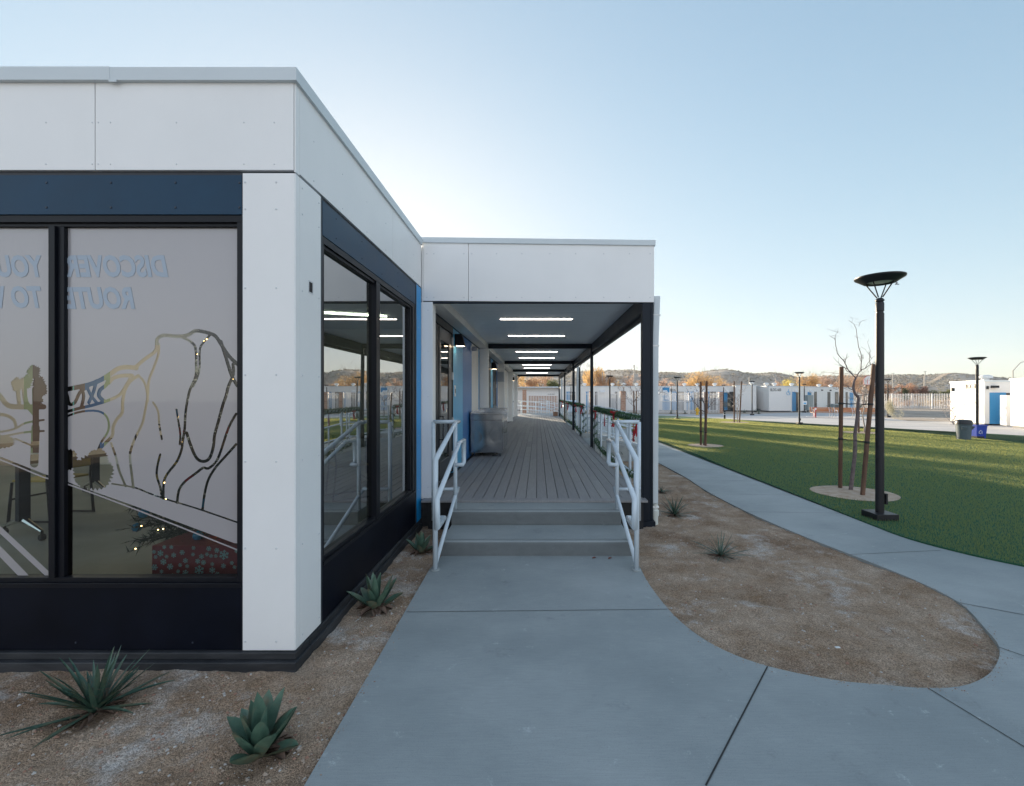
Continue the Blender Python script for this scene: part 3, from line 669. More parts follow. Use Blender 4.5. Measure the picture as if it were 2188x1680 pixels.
wall('wall_panel', 17.12, 19.6, .33, 2.93, M_cream); wall('wall_panel', 19.62, 22.2, .33, 2.93, M_cream); wall('wall_panel', 22.22, 23.3, .33, 2.93, M_white)
wall('wall_panel', 24.7, 26.6, .33, 2.93, M_white); wall('wall_panel', 27.8, YE, .33, 2.93, M_white)
m = MB(); m.box(WX-.12, WX-.1, YC+.05, YE, 0, 3.6); m.box(WX-7, WX-.12, 8.9, YE, 0, .3); m.box(WX-7, WX-.1, 8.9, YE, 3.5, 3.7)
m.box(WX-7, WX-6.9, 8.9, YE, 0, 3.5); m.box(WX-6.9, WX-.1, YE-.1, YE, .3, 3.5); m.build('rear_shell', M_white, cb)
m = MB(); m.box(WX-.1, WX+.005, 6.42, YE, 2.95, 3.08); m.build('header', M_navy, cb)
for k in range(5):
    y = YC+BAY*k; m = MB()
    if k == 0:
        m.box(-1.54, -1.388, YC, YC+.17, .345, 2.96)
        for z in (.5, 1.1, 1.7, 2.3, 2.85): m.screw((-1.45, YC, z), (0, -1, 0), .007)
    else: m.box(WX+.002, -1.295, y, y+.17, .345, 2.95)
    m.build('column', [M_white, M_screw], cb, bevel=.003)
m = MB(); m.box(-1.53, -1.295, YC+.01, YE+.1, 2.952, 3.075); m.build('edge_beam', M_cream, cb, bevel=.003)
m = MB(); m.box(-1.60, -1.40, YC+.02, YC+.2, -.05, .335); m.box(WX-.05, -1.43, YC+.2, YE, -.25, .315); m.build('base_rail', M_base, cb)
M_dgl = glass_mat('door_glass', (.35, .40, .40), 2.1)
def door(y0, y1, yd, gl0, gl1, lab):
    # black frame from y0 to y1, leaf from yd
    m = MB(); m.box(WX-.06, WX+.01, y0, y0+.07, .36, 2.93); m.box(WX-.06, WX+.01, y1-.05, y1, .36, 2.93); m.box(WX-.06, WX+.01, y0+.07, y1-.05, 2.82, 2.93)
    m.box(WX-.06, WX-.01, y0+.07, yd, .36, 2.82); m.box(WX-.01, WX+.004, y0+.14, y0+.20, .36, 2.82)
    d = m.build('door', [M_black], cb, bevel=.002); d['label'] = lab
    m = MB(); a = yd+.02; b = y1-.07
    m.box(WX-.045, WX+.0, a, gl0, .38, 2.80); m.box(WX-.045, WX+.0, gl1, b, .38, 2.80); m.box(WX-.045, WX+.0, gl0, gl1, 2.60, 2.80); m.box(WX-.045, WX+.0, gl0, gl1, .38, .67)
    m.build('door_leaf', mat('door_leaf_paint', (.035, .036, .04), .32), d, bevel=.002)
    m = MB(); m.add([(WX-.012, gl0, .67), (WX-.012, gl1, .67), (WX-.012, gl1, 2.6), (WX-.012, gl0, 2.6)], [(0, 1, 2, 3)]); m.build('pane', M_dgl, d)
    m = MB(); x = WX
    m.box(x, x+.06, gl0-.10, gl0-.07, 1.38, 1.40); m.box(x+.045, x+.065, gl0-.10, gl0-.04, 1.02, 1.40); m.box(x, x+.06, gl0-.10, gl0-.07, 1.02, 1.04)
    m.build('handle', M_steel, d)
    for z in (.6, 1.2, 2.0, 2.62): m = MB(); m.box(WX, WX+.016, y1-.075, y1-.03, z, z+.13); m.lathe([(.009, 0), (.009, .13)], (WX+.018, y1-.05, z), 8); m.build('hinge', mat('hinge_steel', (.45, .46, .48), .35, metal=.8), d)
door(6.43, 7.98, 6.90, 7.02, 7.66, 'black glazed entrance door nearest the steps')
door(13.06, 14.41, 13.3, 13.45, 14.1, 'second black glazed door beside the pale blue panel')
door(15.26, 16.41, 15.4, 15.5, 16.1, 'third dark glazed door next to the grey box')
def blind_door(y0, y1):
    m = MB(); m.box(WX-.05, WX+.0, y0, y1, .36, 2.6); m.box(WX-.05, WX-.002, y0, y1, 2.6, 2.93)
    d = m.build('door', mat('pale_door_paint', (.55, .66, .74), .4), cb, bevel=.003); d['label'] = 'pale blue solid door far along the deck'
    m = MB(); m.lathe([(.012, 0), (.012, .08), (.03, .08), (.03, .10)], (WX, y0+.1, 1.35), 10, axis='x'); m.build('handle', M_steel, d)
blind_door(23.5, 24.68); blind_door(26.62, 27.78)
def wall_light(y, z, lab):
    t = thing('wall_light', lab, 'wall light', (WX, y, z), 'black wedge lights over the doors')
    m = MB(); pr = [(WX+.004, z-.11), (WX+.19, z-.11), (WX+.13, z+.11), (WX+.004, z+.11)]
    m.prism([(x, y-.055, zz) for x, zz in pr], (0, .11, 0)); m.build('housing', M_black, t, bevel=.003)
    m = MB(); m.box(WX+.03, WX+.165, y-.045, y+.045, z-.113, z-.1105); m.build('lens', mat('wall_light_lens', (.9, .8, .7), .4, emit=(1, .75, .5), es=5), t)
wall_light(8.22, 2.74, 'black wedge wall light over the pale blue panel by the first door')
wall_light(14.75, 2.70, 'black wedge wall light between the second and third doors')
wall_light(23.42, 2.70, 'black wedge wall light by the far pale blue door, seen small under the last beams')
wall_light(26.4, 2.70, 'farthest black wedge wall light near the end of the deck wall')
def onwall(name, lab, cat, y0, y1, z0, z1, d, M, extra=None, bev=.004):
    t = thing(name, lab, cat, (WX, y0, z0)); m = MB(); m.box(WX+.001, WX+d, y0, y1, z0, z1); m.build('housing', M, t, bevel=bev)
    m = MB()
    if extra: extra(m); m.build(extra.__name__, extra.M, t)
    return t
def keypad_face(m): m.box(WX+.021, WX+.024, 8.13, 8.18, 1.76, 1.84)
keypad_face.M = M_letter; keypad_face.__name__ = 'keypad'
onwall('access_panel', 'small white card reader plate on the pale blue panel beside the first door', 'card reader', 8.11, 8.20, 1.70, 1.90, .02, M_white, keypad_face)
t = thing('security_camera', 'small grey dome camera high on the blue panel above the sink', 'camera', (WX, 10.2, 2.79))
m = MB(); m.lathe([(.05, 0), (.05, .09), (.035, .14), (0, .15)], (WX, 10.2, 2.79), 14, axis='x'); m.build('dome', mat('camera_dome', (.45, .45, .5), .3), t, smooth=True)
m = MB(); m.box(WX+.001, WX+.02, 10.13, 10.27, 2.73, 2.85); m.build('mount', M_white, t)
def speaker_rim(m): m.box(WX+.251, WX+.256, 16.86, 17.24, 2.26, 2.60)
speaker_rim.M = M_cap; speaker_rim.__name__ = 'cover'
onwall('utility_box', 'light grey square box mounted on the wall past the third door', 'utility box', 16.85, 17.25, 2.25, 2.61, .25, mat('box_grey', (.42, .44, .46), .5), speaker_rim)
def redmark(m):
    for k in range(4): m.box(WX+.006, WX+.008, 16.65+k*.07, 16.70+k*.07, 2.68, 2.73)
redmark.M = mat('sign_red', (.6, .05, .05), .5); redmark.__name__ = 'sign_face'
onwall('notice_sign', 'small dark blue plate with red marks above the third bay panel', 'sign', 16.60, 16.95, 2.64, 2.78, .006, M_blue2, redmark, bev=0)

# ------------------------------------------------------------------ canopy
cn = thing('walkway_canopy', 'white fascia canopy with charcoal steel frame and strip lights over the deck', 'canopy', (1.5, YC, 0))
def zt(x): return 3.815-(x+1.54)*.013
def fas(m, x0, x1, y0, y1, zb, off=0):
    vs = [Vector((x, y, z)) for x in (x0, x1) for y in (y0, y1) for z in (zb-(x+1.54)*.006, zt(x)+off)]
    m.add(vs, [(0, 1, 3, 2), (4, 6, 7, 5), (0, 4, 5, 1), (2, 3, 7, 6), (0, 2, 6, 4), (1, 5, 7, 3)])
m = MB(); j = PX(1001, YC)
fas(m, -1.535, -1.517, YC, YC+.04, 2.975, -.07); fas(m, -1.513, j-.003, YC, YC+.04, 2.975, -.07); fas(m, j+.003, 1.55, YC, YC+.04, 2.975, -.07)
m.box(1.51, 1.55, YC+.04, YE, 2.99, 3.70)
for x in [PX(q, YC) for q in (912, 927, 991, 1008, 1061, 1115, 1175, 1230, 1290, 1345, 1389)]:
    for z in (3.02, 3.6): m.screw((x, YC, z), (0, -1, 0), .009)
m.build('fascia', [M_white, M_screw], cn)
m = MB(); vs = []
for x in (-1.56, 1.565):
    for y in (YC-.02, YC+.3):
        for z in (zt(x)-.07, zt(x)): vs.append((x, y, z))
m.add(vs, [(0, 1, 3, 2), (4, 6, 7, 5), (0, 4, 5, 1), (2, 3, 7, 6), (0, 2, 6, 4), (1, 5, 7, 3)])
m.box(1.30, 1.565, YC+.3, YE, 3.70, 3.77); m.box(-1.56, 1.30, YC+.3, YE, 3.68, 3.72)
m.build('roof_cap', M_cap, cn, bevel=.001)
m = MB()   # ribbed soffit
y = YC+.045
while y < YE-.1:
    y1 = min(y+.20, YE); m.box(-1.53, 1.44, y, y1-.006, 3.08, 3.10); m.box(-1.53, 1.44, y1-.006, y1, 3.084, 3.10); y = y1
m.build('soffit', M_soff, cn)
m = MB()
m.box(-1.515, 1.545, YC+.003, YC+.06, 2.945, 2.972)
for k in range(1, 5): y = YC+BAY*k; m.box(-1.29, 1.43, y, y+.10, 2.955, 3.079)
for k in range(5): m.box(1.43, 1.50, YC+.07+BAY*k if k == 0 else YC+BAY*k+.1, min(YE+.1, YC+BAY*(k+1)), 2.86, 3.079) if k < 4 else None
m.box(1.50, 1.545, YC+.07, YE+.1, 2.80, 2.988)
m.build('roof_beam', M_dark, cn, bevel=.003)
for k in range(5):
    y = YC+BAY*k; m = MB()
    if k == 0: x0, x1, d = 1.397, 1.505, .11
    else: x0, x1, d = (1.40, 1.475, .075) if k != 2 else (1.385, 1.475, .09)
    m.box(x0, x1, y+.0, y+d, gz(y)-.05, 2.944 if k == 0 else 2.954)
    if k == 0: m.box(1.509, 1.54, y+.01, y+.1, gz(y)-.05, 2.944); m.box(1.30, 1.56, y-.04, y+.2, -.1, .055)
    m.build('post', M_dark, cn, bevel=.004)
ly = [7.93, 10.17, 13.85, 16.15, 19.75, 22.1, 26.9]
for y in ly:
    m = MB(); m.box(-.66, .62, y-.011, y+.011, 3.07, 3.079); m.build('strip_light', M_led, cn)
def downspout(y, x0=1.555):
    t = thing('downspout', {5.99: 'white rain downspout beside the front charcoal canopy post', 17.6: 'white downspout fixed to the third canopy post', 29.2: 'white downspout at the far end of the canopy'}[y], 'downspout', (x0, y, gz(y)), 'white canopy downspouts')
    m = MB(); b = gz(y)
    m.prism([(x0, y, b+.28), (x0+.075, y, b+.28), (x0+.082, y, 2.4), (x0+.105, y, 3.06), (x0+.02, y, 3.06), (x0, y, 2.4)], (0, .075, 0)); m.build('pipe', M_cap, t, bevel=.008)
    for q in ((x0-.004, x0+.084, b+.22, b+.245), (x0-.004, x0+.088, 2.38, 2.40), (x0, x0+.11, 2.80, 2.81)): m = MB(); m.box(q[0], q[1], y-.004, y+.08, q[2], q[3]); m.build('bracket', M_white, t)
    m = MB(); m.lathe([(.048, -.06), (.048, .11), (.06, .11), (.06, .18), (.045, .2), (.045, .27)], (x0+.035, y+.04, b), 16); m.build('drain_boot', mat('boot_plastic', (.62, .64, .60), .5), t, smooth=True, angle=SA) if False else m.build('drain_boot', mat('boot_plastic', (.62, .64, .60), .5), t)
for y in (5.99, 17.6, 29.2): downspout(y)
t = thing('rain_hopper', 'white wedge rainwater hopper sticking out from the canopy side', 'hopper', (1.55, 7.0, 3.4))
m = MB(); m.prism([(1.551, 7.0, 3.30), (1.68, 7.0, 3.56), (1.68, 7.0, 3.60), (1.551, 7.0, 3.60)], (0, .2, 0)); m.build('hopper', M_cap, t)
m = MB(); m.box(1.551, 1.70, 6.98, 7.22, 3.602, 3.63); m.build('rim', M_white, t)

# ------------------------------------------------------------------ deck and steps
dk = thing('deck', 'raised grey composite board deck running the length of the covered walkway', 'deck', (0, 5.74, 0))
rnd = random.Random(11)
M_deck = [mat('deck_board_%d' % i, c, .62, var=.10, vscale=6, bump=.25, bscale=50, stretch=(6, .5, 1), world=True) for i, c in enumerate([(.275, .27, .275), (.25, .248, .255), (.30, .295, .295)])]
m = MB(); x = -1.43; YDE = 31.2
while x < 1.40:
    y = 5.885; x1 = min(x+.134, 1.40)
    while y < YDE:
        L = rnd.choice([1.2, 2.4, 3.6, 4.8, 3.0]); y1 = min(YDE, y+L); m.box(x, x1, y, y1-.003, ZD-.022, ZD+rnd.uniform(-.0006, .0006), rnd.randrange(3)); y = y1
    x += .1425
m.build('deck_board', M_deck, dk)
m = MB(); m.box(-1.50, 1.405, 5.74, 5.879, ZD-.025, ZD+.002); m.box(1.406, 1.43, 5.74, YDE, ZD-.025, ZD); m.build('edge_board', M_deck[0], dk, bevel=.002)
m = MB(); m.box(-1.42, 1.38, 5.78, 5.82, -.1, ZD-.03); m.box(1.36, 1.39, 5.82, YDE, -.3, ZD-.03); m.box(-1.45, 1.36, 5.82, YDE, ZD-.2, ZD-.024); m.build('skirt', mat('deck_skirt', (.02, .02, .022), .8), dk)
st = thing('steps', 'two broad grey concrete steps rising from the path to the deck', 'steps', (0, 4.73, 0))
m = MB()
def step(y0, y1, z0, z1, xa, xb):
    r = .012; pr = [(y0+.012, z0), (y0, z1-.03), (y0+.003, z1-.008), (y0+.014, z1), (y1, z1), (y1, z0)]
    m.prism([(xa, a, b) for a, b in pr], (xb-xa, 0, 0))
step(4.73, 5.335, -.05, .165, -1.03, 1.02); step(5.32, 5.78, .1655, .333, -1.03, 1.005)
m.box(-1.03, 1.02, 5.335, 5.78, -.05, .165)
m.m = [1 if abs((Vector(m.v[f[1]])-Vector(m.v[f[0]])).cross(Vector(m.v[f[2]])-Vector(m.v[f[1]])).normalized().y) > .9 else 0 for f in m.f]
o = m.build('tread_block', [M_conc, M_riser_shade], st, bevel=.006)
m = MB()
for y0, z in ((4.77, .1665), (5.36, .3345)):
    for k in range(4): m.box(-.98, .97, y0+k*.013, y0+k*.013+.005, z-.003, z)
m.build('nosing_grooves', mat('groove_grey', (.24, .26, .265), .8), st)

# ------------------------------------------------------------------ pipe railings
def hand(mx, lab):
    f = lambda x: mx*x-.013
    t = thing('stair_handrail', lab, 'handrail', (f(-1), 4.35, 0), 'white pipe handrails of the front steps')
    R = .0235
    m = MB(); m.tube([(f(-.985), 4.35, -.05), (f(-.985), 4.35, 1.085), (f(-.985), 5.42, 1.385), (f(-.985), 5.66, 1.385)], R, 14)
    m.build('top_rail', M_rail, t, smooth=True)
    m = MB(); m.tube([(f(-.985), 5.42, .33), (f(-.985), 5.42, 1.384)], R, 14); m.tube([(f(-1.30), 5.62, .14), (f(-1.30), 5.62, 1.385)], R, 14); m.build('post', M_rail, t, smooth=True)
    m = MB(); m.tube([(f(-1.30), 5.62, 1.386), (f(-.985), 5.62, 1.386)], R, 14); m.build('end_rail', M_rail, t, smooth=True); m = MB(); m.tube([(f(-1.30), 5.55, .55), (f(-.985), 5.55, .55)], R*.85, 12); m.build('end_rail', M_rail, t, smooth=True)
    m = MB(); m.tube([(f(-.985), 5.62, .55), (f(-.985), 5.40, .49), (f(-.985), 4.37, .07)], R*.9, 12); m.build('lower_rail', M_rail, t, smooth=True)
    m = MB(); x = f(-.90)
    m.tube([(f(-.985), 5.40, .875), (x, 5.42, .875), (x, 5.52, .89), (x, 5.52, 1.165), (x, 5.22, 1.165), (x, 4.05, .775), (x, 4.05, .515), (x, 4.36, .515), (f(-.985), 4.38, .515)], R*.9, 12)
    m.build('grab_rail', M_rail, t, smooth=True)
    m = MB(); m.lathe([(.045, 0), (.045, .008), (.03, .012)], (f(-.985), 4.35, .012), 14); m.build('base_collar', M_conc2, t)
hand(1, 'white pipe handrail on the left side of the front steps, by the glazed door')
hand(-1, 'white pipe handrail on the right side of the front steps, by the charcoal post')
GX = 1.535
def guard(y0, y1, lab, sp=1.12):
    t = thing('guard_rail', lab, 'railing', (GX, y0, 0), 'white pipe guard rails along the deck edge')
    m = MB(); m.tube([(GX, y0, gz(y0)), (GX, y0, 1.355), (GX, y1, 1.355), (GX, y1, gz(y1))], .024, 12); m.build('top_rail', M_rail, t, smooth=True)
    m = MB(); m.tube([(GX, y0, .47), (GX, y1, .47)], .02, 10); m.build('bottom_rail', M_rail, t, smooth=True)
    n = max(1, round((y1-y0)/sp))
    for k in range(1, n):
        y = y0+(y1-y0)*k/n; m = MB(); m.tube([(GX, y, gz(y)-.05), (GX, y, 1.34)], .023, 12); m.build('post', M_rail, t, smooth=True)
    return t
guard(6.25, 11.8, 'white pipe guard rail wrapped in garland between the front and second canopy posts')
guard(14.5, 23.2, 'white pipe guard rail along the middle of the deck past the side opening', 1.0)
guard(23.5, 30.2, 'farthest white pipe guard rail at the end of the deck', .9)
# side ramp going down from the opening
rp = thing('side_ramp', 'concrete ramp with low kerbs leading down from the deck opening', 'ramp', (1.45, 13.1, 0))
m = MB()
def wedge(m, xa, xb, y0, y1, za, zb, dz): m.prism([(xa, y0, gz(y0)-.1), (xa, y0, za), (xb, y0, zb), (xb, y0, gz(y0)-.1)], (0, y1-y0, 0))
wedge(m, 1.44, 1.9, 12.0, 14.3, .355, .355, 0); wedge(m, 1.9, 3.2, 12.0, 14.3, .355, -.03, 0); m.build('ramp_slab', M_conc, rp)
for y in (11.9, 14.31): m = MB(); wedge(m, 1.44, 1.9, y, y+.1, .50, .50, 0); wedge(m, 1.9, 3.2, y, y+.1, .50, .10, 0); m.build('kerb', M_conc2, rp)
for y, lab in ((11.95, 'near white pipe handrail of the side ramp'), (14.36, 'far white pipe handrail of the side ramp, above the court side')):
    t = thing('ramp_handrail', lab, 'handrail', (1.6, y, 0), 'white pipe handrails of the side ramp')
    yy = y+.0
    m = MB(); m.tube([(1.62, yy, .4), (1.62, yy, 1.37), (1.95, yy, 1.37), (2.9, yy, 1.12), (3.2, yy, 1.10), (3.2, yy, .75), (2.9, yy, .75)], .023, 12); m.build('top_rail', M_rail, t, smooth=True)
    m = MB(); m.tube([(1.62, yy-.05, 1.0), (1.95, yy-.05, 1.0), (2.9, yy-.05, .75)], .02, 10); m.tube([(1.62, yy, .62), (1.95, yy, .62), (2.9, yy, .35)], .02, 10); m.build('lower_rail', M_rail, t, smooth=True)
    for x, z in ((1.95, 1.37), (2.45, 1.24), (2.9, 1.12)):
        m = MB(); m.tube([(x, yy, -.1), (x, yy, z)], .022, 12); m.build('post', M_rail, t, smooth=True)
# switchback railings and landing beyond the end of the deck
for i, (y, xa, xb, za, zb, lab) in enumerate([(32.6, -2.2, .9, 1.36, 1.22, 'white pipe railing crossing behind the end of the deck'), (34.2, -1.8, 1.35, 1.30, 1.05, 'sloping white pipe railing beyond the deck end railing'), (36.0, .2, 2.0, 1.45, .95, 'farthest short white pipe railing before the gate')]):
    t = thing('end_railing', lab, 'railing', (xa, y, 0), 'white pipe railings past the deck end')
    m = MB(); m.tube([(xa, y, gz(y)), (xa, y, za), (xb, y, zb), (xb, y, gz(y))], .026, 8); m.build('top_rail', M_rail, t, smooth=True)
    m = MB(); m.tube([(xa, y, za-.35), (xb, y, zb-.35)], .022, 8); m.tube([(xa, y, za-.62), (xb, y, zb-.62)], .02, 8); m.tube([(xa, y, .1), (xb, y, .0)], .02, 8); m.build('lower_rail', M_rail, t, smooth=True)
    n = 3
    for k in range(1, n):
        x = xa+(xb-xa)*k/n; m = MB(); m.tube([(x, y, gz(y)), (x, y, za+(zb-za)*k/n)], .026, 8); m.build('post', M_rail, t, smooth=True)
m = MB(); m.box(-2.6, 1.5, 31.25, 33.9, gz(32)-.02, ZD-.01); m.box(-2.6, 2.4, 33.95, 36.5, gz(35)-.02, .12)
tag(m.build('ramp_landing', M_conc, bevel=.01), 'pale concrete landing and ramp at the far end of the deck', 'landing')

# ------------------------------------------------------------------ garlands and bows
M_pine = mat('garland_needles', (.025, .085, .035), .6, var=.4, vscale=30); M_pine2 = mat('garland_needles_light', (.07, .15, .06), .6, var=.3, vscale=30)
M_red = mat('red_ribbon', (.42, .02, .03), .35); M_tinsel = mat('red_tinsel', (.5, .03, .05), .2, metal=.5)
def garland(path, turns, lab, dens, rad=.045, nl=.05, seed=1):
    rad *= 1.3; nl *= 1.35; dens *= .7
    rnd = random.Random(seed); m = MB(); path = [Vector(p) for p in path]
    segs = [(path[i+1]-path[i]).length for i in range(len(path)-1)]; T = sum(segs); n = int(T*dens)
    def at(d):
        for i, L in enumerate(segs):
            if d <= L or i == len(segs)-1: t = min(1, d/L); return path[i].lerp(path[i+1], t), (path[i+1]-path[i]).normalized()
            d -= L
    prev = None; st = []
    for k in range(n):
        d = T*k/n; p, ax = at(d); a = ax.cross(Vector((.2, .1, 1)) if abs(ax.z) < .9 else Vector((1, 0, 0))).normalized(); b = ax.cross(a)
        th = 2*PI*turns*d/T; c = p+(a*math.cos(th)+b*math.sin(th))*rad*.75
        if k % 14 == 0: st.append(c)
        for q in range(2):
            v = Vector((rnd.gauss(0, 1), rnd.gauss(0, 1), rnd.gauss(0, 1))).normalized(); v += ax*.5*rnd.choice((-1, 1)); L = nl*rnd.uniform(.5, 1.1)
            w = v.cross(Vector((rnd.gauss(0, 1), rnd.gauss(0, 1), rnd.gauss(0, 1)))).normalized()*.0035
            m.add([c-w, c+w, c+v.normalized()*L], [(0, 1, 2)], rnd.choice((0, 1)))
    if len(st) > 2: m.tube(st, .006, 5)
    return tag(m.build('garland', [M_pine, M_pine2]), lab, 'garland', 'evergreen garlands wound on the railings')
zt_ = 1.36
garland([(GX, 6.3, zt_), (GX, 11.8, zt_)], 30, 'thick evergreen garland wound round the nearest guard rail top', 700, .05, .055, 1)
garland([(GX, 6.6, .48), (GX, 8, .40), (GX, 9.2, .44), (GX, 10.3, .42), (GX, 11.7, .55)], 22, 'evergreen garland drooping along the bottom of the nearest guard rail', 560, .05, .05, 2)
garland([(GX, 11.78, 1.34), (GX, 11.8, .5)], 4, 'evergreen garland spiralling down the end post beside the second canopy post', 700, .05, .05, 3)
garland([(GX, 14.5, 1.36), (GX, 23.2, 1.36)], 36, 'evergreen garland on the top rail past the side opening', 330, .05, .07, 4)
garland([(GX, 14.5, 1.34), (GX, 14.52, .5)], 4, 'evergreen garland twisted down the post on the far side of the opening', 420, .06, .06, 5)
garland([(GX, 14.5, .42), (GX, 18.5, .50), (GX, 23.2, .45)], 22, 'evergreen garland along the bottom rail past the side opening', 260, .05, .07, 6)
garland([(GX, 17.7, 1.34), (GX, 17.72, .5)], 4, 'evergreen garland spiral on the rail post by the third canopy post', 330, .06, .06, 7)
garland([(GX, 23.5, 1.36), (GX, 30.2, 1.36)], 26, 'farthest evergreen garland on the top rail at the deck end', 200, .05, .08, 8)
garland([(GX, 23.6, 1.3), (GX, 23.62, .5)], 4, 'evergreen garland spiral on the far rail post by the fourth canopy post', 220, .06, .07, 9)
garland([(GX, 23.6, .45), (GX, 30.0, .45)], 18, 'farthest evergreen garland low on the last guard rail', 150, .05, .08, 10)
def bow(x, y, z, s, lab, seed=0):
    rnd = random.Random(seed); t = thing('ribbon_bow', lab, 'bow', (x, y, z), 'red ribbon bows on the garlands'); s *= .62
    m = MB()
    for sx in (-1, 1):
        pts = [(x, y, z), (x+.0, y+sx*.05*s, z+.05*s), (x, y+sx*.09*s, z+.035*s), (x, y+sx*.085*s, z-.01*s), (x, y, z)]
        for a, b in zip(pts[:-1], pts[1:]): m.add([(a[0]-.03*s, a[1], a[2]), (a[0]+.03*s, a[1], a[2]), (b[0]+.03*s, b[1], b[2]), (b[0]-.03*s, b[1], b[2])], [(0, 1, 2, 3)])
        pts = [(x-.02*s, y-.07*s, z+.06*s), (x+.05*s, y+.02, z+.075*s), (x, y, z)]
        m.add([(x, y, z), (x+sx*.07*s, y-.02*s, z+.07*s), (x+sx*.09*s, y-.02*s, z+.02*s)], [(0, 1, 2)])
    m.build('loops', M_red, t)
    m = MB()
    for sx in (-1, 1):
        p = Vector((x, y, z)); q = Vector((x-.05*s, y+sx*.02, z))
        for k in range(5):
            n_ = p+Vector((rnd.uniform(-.02, .012)*s, sx*.012*s, -.055*s)); m.add([p-Vector((.018*s, 0, 0)), p+Vector((.018*s, 0, 0)), n_+Vector((.018*s, 0, 0)), n_-Vector((.018*s, 0, 0))], [(0, 1, 2, 3)]); p = n_
    m.build('tails', M_red, t)
bow(GX-.06, 8.55, 1.37, 1.5, 'large red ribbon bow on the middle of the nearest garland', 1)
bow(GX-.06, 11.3, 1.30, 1.1, 'red ribbon bow near the second canopy post', 2)
bow(GX-.06, 6.55, 1.32, 1.2, 'red bow showing beside the front charcoal post', 3)
bow(GX-.06, 14.7, 1.34, 1.4, 'red bow at the start of the garland past the opening', 4)
bow(GX-.06, 17.0, 1.32, 1.4, 'red bow beside the third canopy post', 5)
bow(GX-.06, 21.5, 1.30, 1.8, 'red ribbon bow between the third and fourth canopy posts', 6)
bow(GX-.06, 26.0, 1.32, 2.0, 'farthest red ribbon bow by the last canopy posts', 7)
for i, (y, z, lab) in enumerate([(9.95, 1.2, 'red tinsel drop hanging from the nearest garland left of the large bow'), (6.95, 1.17, 'red tinsel drop hanging under the garland near the front post')]):
    m = MB(); rnd = random.Random(i)
    for k in range(260):
        c = Vector((GX-.03, y, z-.17*rnd.random())); v = Vector((rnd.gauss(0, 1), rnd.gauss(0, 1), rnd.gauss(0, 1))).normalized(); w = v.orthogonal().normalized()*.003
        m.add([c-w, c+w, c+v*.03], [(0, 1, 2)])
    m.tube([(GX-.03, y, z+.12), (GX-.03, y, z-.17)], .006, 5)
    tag(m.build('tinsel_drop', M_tinsel), lab, 'tinsel')

# ------------------------------------------------------------------ stainless sink cabinet
sk_ = thing('sink_cabinet', 'stainless steel sink cabinet with backsplash standing on the deck against the blue wall', 'sink cabinet', (-1.12, 9.86, ZD))
x0, x1, y0, y1 = -1.475, -.775, 9.86, 11.35
m = MB()
def wavy(m, a, b, c, d, n, k=.014):   # slightly buckled sheet steel
    vs = []; fs = []
    for i in range(n+1):
        for j in range(n+1):
            u, v = i/n, j/n; p = a.lerp(b, u).lerp(d.lerp(c, u), v); e = 4*u*(1-u)*4*v*(1-v)
            nn = (b-a).cross(d-a).normalized(); vs.append(p+nn*k*e*noise.noise(p*3.1))
    for i in range(n):
        for j in range(n): q = i*(n+1)+j; fs.append((q, q+n+1, q+n+2, q+1))
    m.add(vs, fs)
V3 = lambda *a: Vector(a)
wavy(m, V3(x0, y0, .45), V3(x1, y0, .45), V3(x1, y0, 1.165), V3(x0, y0, 1.165), 14)
m.box(x0, x1, y0+.003, y1, .45, 1.165)
cab = m.build('cabinet_body', M_steel, sk_, smooth=True, angle=SA)
m = MB(); m.box(x0-.008, x1+.012, y0-.006, y1+.005, 1.17, 1.29); m.box(x0-.008, x0+.01, y0-.006, y1+.005, 1.29, 1.355); m.box(x0+.01, x1+.012, y1-.012, y1+.005, 1.29, 1.40)
m.box(x0+.01, x1+.012, y0-.006, y0+.01, 1.29, 1.32); m.build('worktop', M_steel, sk_, bevel=.004)
m = MB()
for yy in (y0+.03, y0+.55, y0+1.05): m.box(x1+.001, x1+.016, yy, yy+.44, .50, 1.13)
m.build('cabinet_door', M_steel, sk_, bevel=.003)
m = MB()
for yy in (y0+.43, y0+.60): m.tube([(x1+.016, yy, .85), (x1+.05, yy, .86), (x1+.05, yy, .97), (x1+.016, yy, .98)], .005, 6)
m.build('handle', M_steel, sk_)
for xx, yy in ((x0+.08, y0+.05), (x1-.05, y0+.05), (x0+.08, y1-.08), (x1-.05, y1-.08)):
    m = MB(); m.lathe([(.018, 0), (.024, .012), (.012, .02), (.018, .04), (.018, .092)], (xx, yy, ZD), 10); m.build('leg', M_steel, sk_, smooth=True, angle=SA)
for xx in (x0+.25, x1-.22, x1-.13):
    m = MB(); m.lathe([(.0, -.012), (.028, -.012), (.028, .012), (0, .012)], (xx, y0+.14, ZD+.03), 12, axis='x'); m.box(xx-.016, xx+.016, y0+.12, y0+.16, ZD+.05, ZD+.09); m.build('caster', M_rubber, sk_)
# cardboard box by the last post
t = thing('cardboard_box', 'small brown cardboard box on the deck by the last canopy post', 'box', (1.2, 29.3, ZD))
m = MB(); m.box(1.05, 1.35, 29.2, 29.5, ZD+.002, ZD+.27); m.build('carton', mat('cardboard', (.34, .19, .12), .8), t, bevel=.004)
m = MB(); m.box(1.05, 1.19, 29.17, 29.2, ZD+.22, ZD+.275); m.box(1.21, 1.35, 29.17, 29.2, ZD+.24, ZD+.28); m.build('flap', mat('cardboard', (0, 0, 0)), t)
